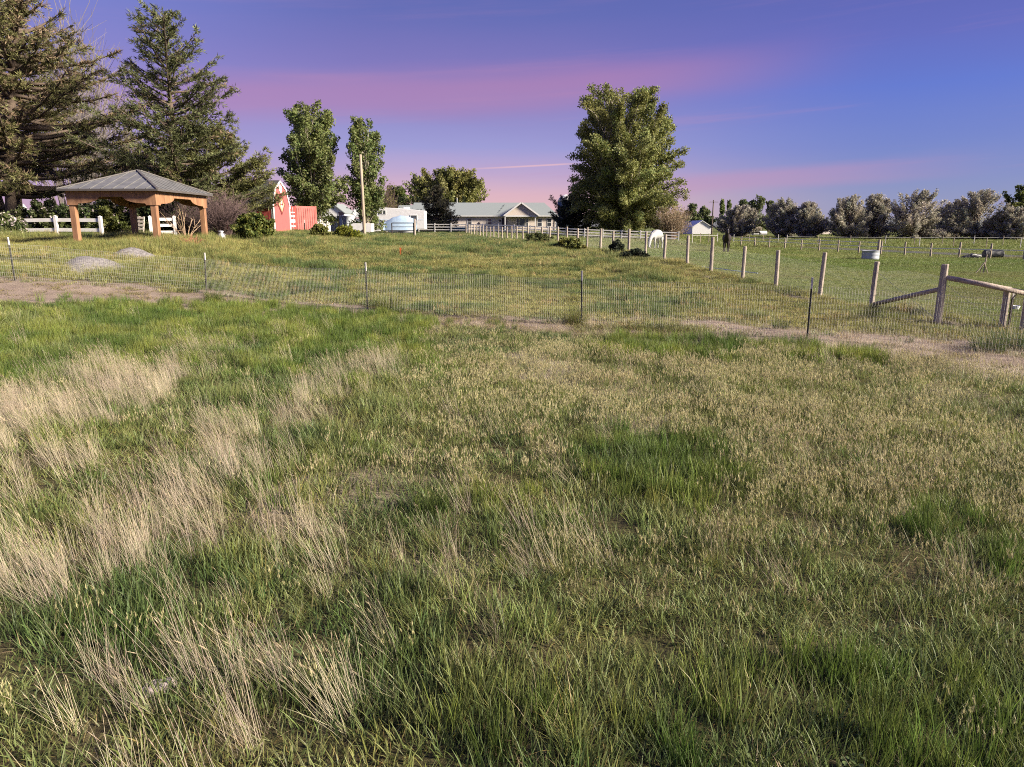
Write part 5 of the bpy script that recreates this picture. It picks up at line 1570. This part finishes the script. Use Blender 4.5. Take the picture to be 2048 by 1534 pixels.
    MB().tube([(1.35, 0, .35), (2.2, 0, .4)], .05, 6).build("tongue", M['trailer_white'], root)
    # pipe gate beside the wooden post, in front of the white fence
    b = on(806, 70); root = empty("pipe_gate", b); tag(root, "black pipe gate frame in front of the covered boat", "gate")
    w = 22 * 70 / 1480; zz = zat(446, 70) - b.z
    for x in (-w, w): MB().tube([(x, 0, -.2), (x, 0, zz)], .05, 6).build("upright", M['black_steel'], root)
    for z in (zz, zz * .72, zz * .45): MB().tube([(-w, 0, z), (w, 0, z)], .035 if z < zz else .05, 6).build("bar", M['black_steel'], root)
    b = on(830, 70); tag(MB().lathe([(.1, -.3), (.1, zat(438, 70) - b.z), (.085, zat(437.5, 70) - b.z)], 10).build("gate_post", M['post_wood'], None, b), "weathered wooden post at the right end of the pipe gate", "post")
    # teal stock trough behind the rail fence
    b = on(905, 114); root = empty("teal_trough", b); tag(root, "low teal stock trough behind the white rail fence", "trough")
    MB().prism([(-2.2, 0), (2.2, 0), (2.5, .75), (-2.5, .75)], 'y', -.5, .5).build("tub", M['teal'], root); MB().box(-2.55, 2.55, -.56, .56, .752, .82).build("rim", M['trim_white'], root)
    # leaning pallet behind the gazebo
    b = on(277, 38.5); root = empty("wooden_pallet", b); tag(root, "weathered wooden pallet propped upright behind the gazebo", "pallet")
    for k in range(6): MB().box(-.30, .30, -.05, -.028, .03 + k * .19, .14 + k * .19).build("slat", M['old_board'], root)
    for x in (-.27, 0, .24): MB().box(x - .03, x + .03, -.026, .06, 0, 1.12).build("stringer", M['old_board'], root)
    root.rotation_euler = (R(-8), R(4), R(-6))
    # milk can beside the gazebo
    b = on(444, 34.5); root = empty("milk_can", b); tag(root, "old grey milk can standing right of the gazebo", "milk can")
    MB().lathe([(.17, 0), (.18, .03), (.18, .36), (.15, .46), (.10, .52), (.10, .58)], 16).build("body", M['can_metal'], root, smooth=True)
    MB().lathe([(.13, .582), (.14, .61), (.10, .64), (.02, .65)], 16).build("lid", M['can_metal'], root, smooth=True)
    for s in (-1, 1): MB().tube([(s * .15, 0, .40), (s * .21, 0, .45), (s * .14, 0, .50)], .014, 5).build("handle", M['can_metal'], root)
    # steel post with white top near the container
    b = on(610, 60); root = empty("steel_post", b); tag(root, "dark steel post with white tip in front of the red container", "post")
    MB().box(-.03, .03, -.03, .03, -.2, .8).build("shaft", M['tpost_green'], root); MB().box(-.032, .032, -.032, .032, .8, 1.05).build("painted_top", M['tpost_white'], root)
    # orange marker stake
    b = on(801, 33); tag(MB().box(-.03, .03, -.01, .01, -.1, .32).box(-.032, .05, -.014, -.011, .2, .3).build("marker_stake", M['orange_paint'], None, b), "small orange marker stake in the field grass", "stake")
    # old truck behind the shrubs on the left
    b = on(40, 55); root = empty("old_truck", b, R(12)); tag(root, "old white truck with a rust-red fender half hidden by shrubs", "truck")
    MB().prism([(-2.6, .5), (2.0, .5), (2.0, 1.25), (.6, 1.35), (.2, 2.0), (-.9, 2.05), (-1.0, 1.3), (-2.6, 1.25)], 'y', -.8, .8).build("body", M['trailer_white'], root, bevel=.05)
    fd = []
    for k in range(9):
        a = PI * k / 8; fd.append((1.1 + .62 * math.cos(a), .5 + .62 * math.sin(a)))
    MB().prism(fd, 'y', -.92, -.802).build("fender", M['rust'], root)
    window(root, -.7, .1, 1.42, 1.9, -.802, 1)
    for x in (1.1, -1.7):
        for s in (-.86, .86): MB().tube([(x, s - .1, .38), (x, s + .1, .38)], .38, 16).build("wheel", M['rubber'], root)
yard_things()
def utility_pole():
    b = on(1423, 185); root = empty("utility_pole", b); h = zat(400, 185) - b.z
    tag(root, "far wooden utility pole with a crossarm beside the white shed", "utility pole")
    MB().lathe([(.2, -.3), (.13, h)], 8).build("shaft", M['bark'], root)
    MB().bar((-1.2, -.15, h - .5), (1.2, -.15, h - .5), .1, .12).build("crossarm", M['bark'], root)
    for x in (-1.1, -.6, .6, 1.1): MB().lathe([(.05, h - .44), (.06, h - .3), (.02, h - .25)], 6, (x, -.15, 0)).build("insulator", M['galv'], root)
utility_pole()

# ------------------------------------------------------------------ things in the pasture
def pasture_things():
    b = on(1740, 50.5); root = empty("stock_tank", b); tag(root, "round galvanized stock tank in the pasture", "stock tank")
    r = .56; m = MB().lathe([(r * .97, 0), (r, .05), (r * 1.02, .16), (r, .2), (r, .34), (r * 1.02, .38), (r, .42), (r, .58), (r * 1.04, .60), (r * 1.04, .63), (r * .98, .63), (r * .96, .5), (.02, .48)], 28)
    m.build("tub", M['tank_white'], root, smooth=True)
    MB().lathe([(r * .955, .50), (r * .955, .505), (.01, .507)], 24).build("water", M['glass_dark'], root)
    b = on(1755, 52.5); tag(MB().lathe([(.10, -.2), (.10, 1.0), (.09, 1.36)], 10).build("tall_post", M['post_pole'], None, b), "thick pale post standing against the stock tank", "post")
    # black culvert pipe
    b = on(1985, 51.5); root = empty("culvert_pipe", b + Vector((0, 0, .27)), R(-6)); tag(root, "black corrugated culvert pipe lying by the lane", "pipe")
    m = MB(); pts, rad = [], []
    for k in range(33): pts.append((-.62 + k * 1.24 / 32, 0, 0)); rad.append(.27 + (.02 if k % 2 else 0))
    m.tube(pts, rad, 16).build("tube", M['culvert'], root)
    # pile with black and white sheeting
    b = on(1943, 52.3); root = empty("rubbish_pile", b); tag(root, "low heap of black and white plastic sheeting beside the pipe", "heap")
    rng = np.random.default_rng(5); m = MB(); n = 14
    rows = []
    for i in range(n):
        rows.append(len(m.v))
        for k in range(8):
            u, v = i / (n - 1) * 2 - 1, k / 7 * 2 - 1
            m.v.append((u * .75, v * .4, max(0, .30 * (1 - abs(u) ** 1.6) * (1 - v * v) + rng.normal(0, .03) * (1 - u * u))))
    for i in range(n - 1):
        for k in range(7): m.f.append((rows[i] + k, rows[i + 1] + k, rows[i + 1] + k + 1, rows[i] + k + 1))
    m.build("black_sheet", M['rubber'], root)
    for k in range(5):
        x = -.1 + .14 * k; MB().box(x, x + .16, -.25, .05 + .05 * (k % 2), .23 - .03 * k, .27 - .03 * k + .02 * (k % 2)).build("white_sheet", M['wrap_white'], root)
    # A-frame stake
    b = on(1964, 36.2); root = empty("stake_frame", b); tag(root, "stake propped by two crossed sticks in the pasture", "stake")
    MB().tube([(.06, 0, -.1), (.12, 0, .92)], .035, 6).build("stake", M['post_pole'], root)
    MB().tube([(-.36, -.05, -.02), (.04, -.02, .52)], .025, 6).build("prop", M['post_pole'], root); MB().tube([(.30, -.08, -.12), (.02, -.02, .54)], .025, 6).build("prop", M['post_pole'], root)
    MB().tube([(-.02, .15, -.05), (.0, .0, .5)], .022, 6).build("prop", M['post_pole'], root)
    # white bales far off
    for k in range(6):
        b = on(1507 + 4.6 * k, 168); tag(MB().tube([(-.3, 0, .55), (.3, 0, .55)], .52, 12).build("white_bale", M['wrap_white'], None, b), "far white wrapped bale, " + ("leftmost", "second from left", "third from left", "third from right", "second from right", "rightmost")[k] + " of the row behind the cow", "bale", "far white bales beyond the cow")
    # blue hose lying by the posts
    x0, y0 = on(1404, 31.5)[:2]
    pts = []
    for k in range(12):
        x = x0 + .17 * k; y = y0 - .16 * k + .1 * math.sin(k * .8); pts.append((x, y, gz(x, y) + .05))
    tag(MB().tube(pts, .02, 6).build("hose", M['tarp_blue'], None), "pale blue hose lying in the pasture beside the posts", "hose")
    # buckets/white feed tub specks
    b = on(2030, 20.5); root = empty("feed_tub", b); tag(root, "small white tub lying in the grass behind the gate rail", "tub")
    MB().lathe([(.09, 0), (.12, .09), (.12, .10), (.10, .09), (.02, .02)], 14).build("shell", M['wrap_white'], root)
    # flat stone in the near grass
    x, y = flat(318, 1385); rng = np.random.default_rng(2)
    m = MB(); n = 11
    for z, s in ((-.02, 1.0), (.018, .95), (.03, .7)):
        for k in range(n):
            a = 2 * PI * k / n; m.v.append((math.cos(a) * .085 * s * (1 + .2 * math.sin(k * 2.3)), math.sin(a) * .045 * s * (1 + .2 * math.cos(k * 1.7)), z + .006 * math.sin(k * 3)))
    for r in range(2):
        for k in range(n): m.f.append((r * n + k, r * n + (k + 1) % n, (r + 1) * n + (k + 1) % n, (r + 1) * n + k))
    m.f.append(tuple(2 * n + k for k in range(n)))
    tag(m.build("flat_stone", M['stone'], None, (x, y, gz(x, y) + .01), rz=.5), "small flat pinkish stone lying in the near grass", "stone")
pasture_things()
def mound(px, py, zg, rx, ry, h, label, seed):
    x, y = flat(px, py, zg); rng = np.random.default_rng(seed)
    nr, na = 12, 36; V = [(0, 0, h)]; F3 = []
    for r in range(1, nr + 1):
        t = r / nr
        for k in range(na):
            a = 2 * PI * k / na
            s = t * (1 + .12 * math.sin(a * 3 + seed))
            X, Y = rx * s * math.cos(a), ry * s * math.sin(a)
            z = h * math.cos(min(1, t) * PI / 2) ** 1.3 + .03 * (rng.random() - .5) * (1 - t * .5)
            V.append((X, Y, gz(x + X, y + Y) - gz(x, y) + z - .05 * t))
    me = bpy.data.meshes.new("gravel_mound")
    F = [(0, 1 + k, 1 + (k + 1) % na) for k in range(na)]
    for r in range(nr - 1):
        for k in range(na):
            a = 1 + r * na + k; b2 = 1 + r * na + (k + 1) % na; F.append((a, a + na, b2 + na, b2))
    me.from_pydata(V, [], F); me.materials.append(M['gravel']); me.polygons.foreach_set("use_smooth", np.ones(len(F), bool))
    tag(link_mesh("gravel_mound", me, None, (x, y, gz(x, y))), label, "mound", "gravel mounds beyond the fence")
mound(192, 562, .45, 1.45, 1.0, .42, "nearer low gravel mound beyond the wire fence", 1)
mound(272, 546, .5, 1.05, .8, .32, "farther low gravel mound, right of its twin", 2)

# ------------------------------------------------------------------ animals
def skin_body(name, verts, edges, matn, parent, root=0, sub=2):
    me = bpy.data.meshes.new(name)
    me.from_pydata([v[0] for v in verts], edges, [])
    o = bpy.data.objects.new(name, me); COL.objects.link(o)
    md = o.modifiers.new("skin", 'SKIN'); md.use_smooth_shade = True; md.branch_smoothing = .6
    for i, v in enumerate(verts):
        r = v[1]; me.skin_vertices[0].data[i].radius = (r, r) if not hasattr(r, '__len__') else r
    me.skin_vertices[0].data[root].use_root = True
    ss = o.modifiers.new("sub", 'SUBSURF'); ss.levels = sub; ss.render_levels = sub
    bpy.context.view_layer.update()
    dg = bpy.context.evaluated_depsgraph_get()
    m2 = bpy.data.meshes.new_from_object(o.evaluated_get(dg))
    bpy.data.objects.remove(o, do_unlink=True)
    m2.materials.clear(); m2.materials.append(M[matn])
    m2.polygons.foreach_set("use_smooth", np.ones(len(m2.polygons), bool))
    return link_mesh(name, m2, parent)
def horse(name, loc, rz, coat, label, grazing, s=1.0, mane='black_coat'):
    """head towards -y in its own frame"""
    root = empty(name, loc, rz); root.scale = (s, s, s)
    tag(root, label, "horse")
    V = [((0, .50, 1.14), .36), ((0, .12, 1.08), .40), ((0, -.28, 1.10), .39), ((0, -.55, 1.14), .33), ((0, .76, 1.14), .30)]
    E = [(0, 1), (1, 2), (2, 3), (0, 4)]
    if grazing:
        V += [((.03, -.92, 1.02), .19), ((.06, -1.18, .72), .145), ((.08, -1.32, .46), .13), ((.09, -1.40, .26), .085), ((.09, -1.44, .12), .062)]
    else:
        V += [((.04, -.86, 1.40), .20), ((.08, -1.02, 1.66), .145), ((.11, -1.16, 1.82), .12), ((.15, -1.38, 1.62), .085), ((.17, -1.50, 1.50), .065)]
    E += [(3, 5), (5, 6), (6, 7), (7, 8), (8, 9)]
    for sx in (-1, 1):
        b = len(V); dx = .05 if sx > 0 else -.06
        V += [((sx * .15, -.56, .88), .12), ((sx * .15, -.56 + dx, .50), .062), ((sx * .15, -.54 + dx, .22), .042), ((sx * .15, -.56 + dx, .05), .055)]
        E += [(3, b), (b, b + 1), (b + 1, b + 2), (b + 2, b + 3)]
        b = len(V)
        V += [((sx * .15, .72, .92), .16), ((sx * .15, .62 + dx, .70), .105), ((sx * .15, .86 + dx, .46), .06), ((sx * .15, .82 + dx, .22), .043), ((sx * .15, .78 + dx, .05), .055)]
        E += [(4, b), (b, b + 1), (b + 1, b + 2), (b + 2, b + 3), (b + 3, b + 4)]
    skin_body("body", V, E, coat, root, root=1)
    hd = Vector(V[7][0])
    for sx in (-1, 1):
        t = hd + (Vector((sx * .07, .06, .14)) if not grazing else Vector((sx * .08, .10, .10)))
        MB().tube([t - Vector((0, 0, .06)), t, t + Vector((sx * .015, .01, .11))], [.035, .036, .006], 6).build("ear", M[coat], root, smooth=True)
        for k in ((-.57 + (.05 if sx > 0 else -.06)), (.77 + (.05 if sx > 0 else -.06))):
            MB().lathe([(.068, 0), (.052, .07)], 10, (sx * .15, k, 0)).build("hoof", M['hoof'], root)
        MB().lathe([(.004, -.014), (.016, 0), (.004, .014)], 8, tuple(hd + Vector((sx * .085, -.06, -.02)))).build("eye", M['black_coat'], root)
    mn = [Vector(V[i][0]) + Vector((0, .09 if not grazing else .08, .16 if i != 7 else .13)) for i in (3, 5, 6, 7)]
    MB().tube(mn, [.05, .06, .055, .03], 6).build("mane", M[mane], root, smooth=True)
    MB().tube([(0, .90, 1.30), (0, 1.08, 1.15), (.02, 1.16, .8), (.03, 1.13, .45)], [.05, .075, .085, .02], 8).build("tail", M[mane], root, smooth=True)
    if not grazing:
        MB().lathe([(.002, -.05), (.028, 0), (.002, .06)], 8, tuple(hd + Vector((.025, -.14, -.02)))).build("blaze", M['white_coat'], root)
    return root
horse("horse", on(1311, 57.5), R(-36), 'white_coat', "white horse grazing head-down behind the post row", True, 1.02, 'white_coat')
horse("horse", on(1452, 59.5), R(-20), 'dark_coat', "dark brown horse facing the camera with raised head", False, 1.0)
def cow():
    root = empty("cow", on(1512, 150), R(8)); tag(root, "black cow walking in the far pasture", "cow")
    V = [((.55, 0, 1.0), .34), ((.1, 0, .98), .38), ((-.4, 0, .98), .36), ((-.78, 0, 1.02), .28), ((.85, 0, 1.02), .28), ((-1.05, 0, 1.06), .2), ((-1.32, .02, 1.02), .17), ((-1.52, .03, .90), .11)]
    E = [(0, 1), (1, 2), (2, 3), (0, 4), (3, 5), (5, 6), (6, 7)]
    for sy in (-1, 1):
        for r, x, k in ((3, -.68, -.1), (4, .82, .12)):
            b = len(V); d = .12 * sy
            V += [((x, sy * .18, .70), .14), ((x + d, sy * .18, .38), .08), ((x + d * 1.3, sy * .18, .06), .07)]
            E += [(r, b), (b, b + 1), (b + 1, b + 2)]
    skin_body("body", V, E, 'black_coat', root, root=1)
    for s in (-1, 1): MB().tube([(-1.26, s * .12, 1.12), (-1.24, s * .26, 1.14)], [.05, .02], 6).build("ear", M['black_coat'], root)
    MB().tube([(.98, 0, 1.18), (1.08, 0, .9), (1.08, 0, .45)], [.03, .025, .05], 6).build("tail", M['black_coat'], root)
cow()
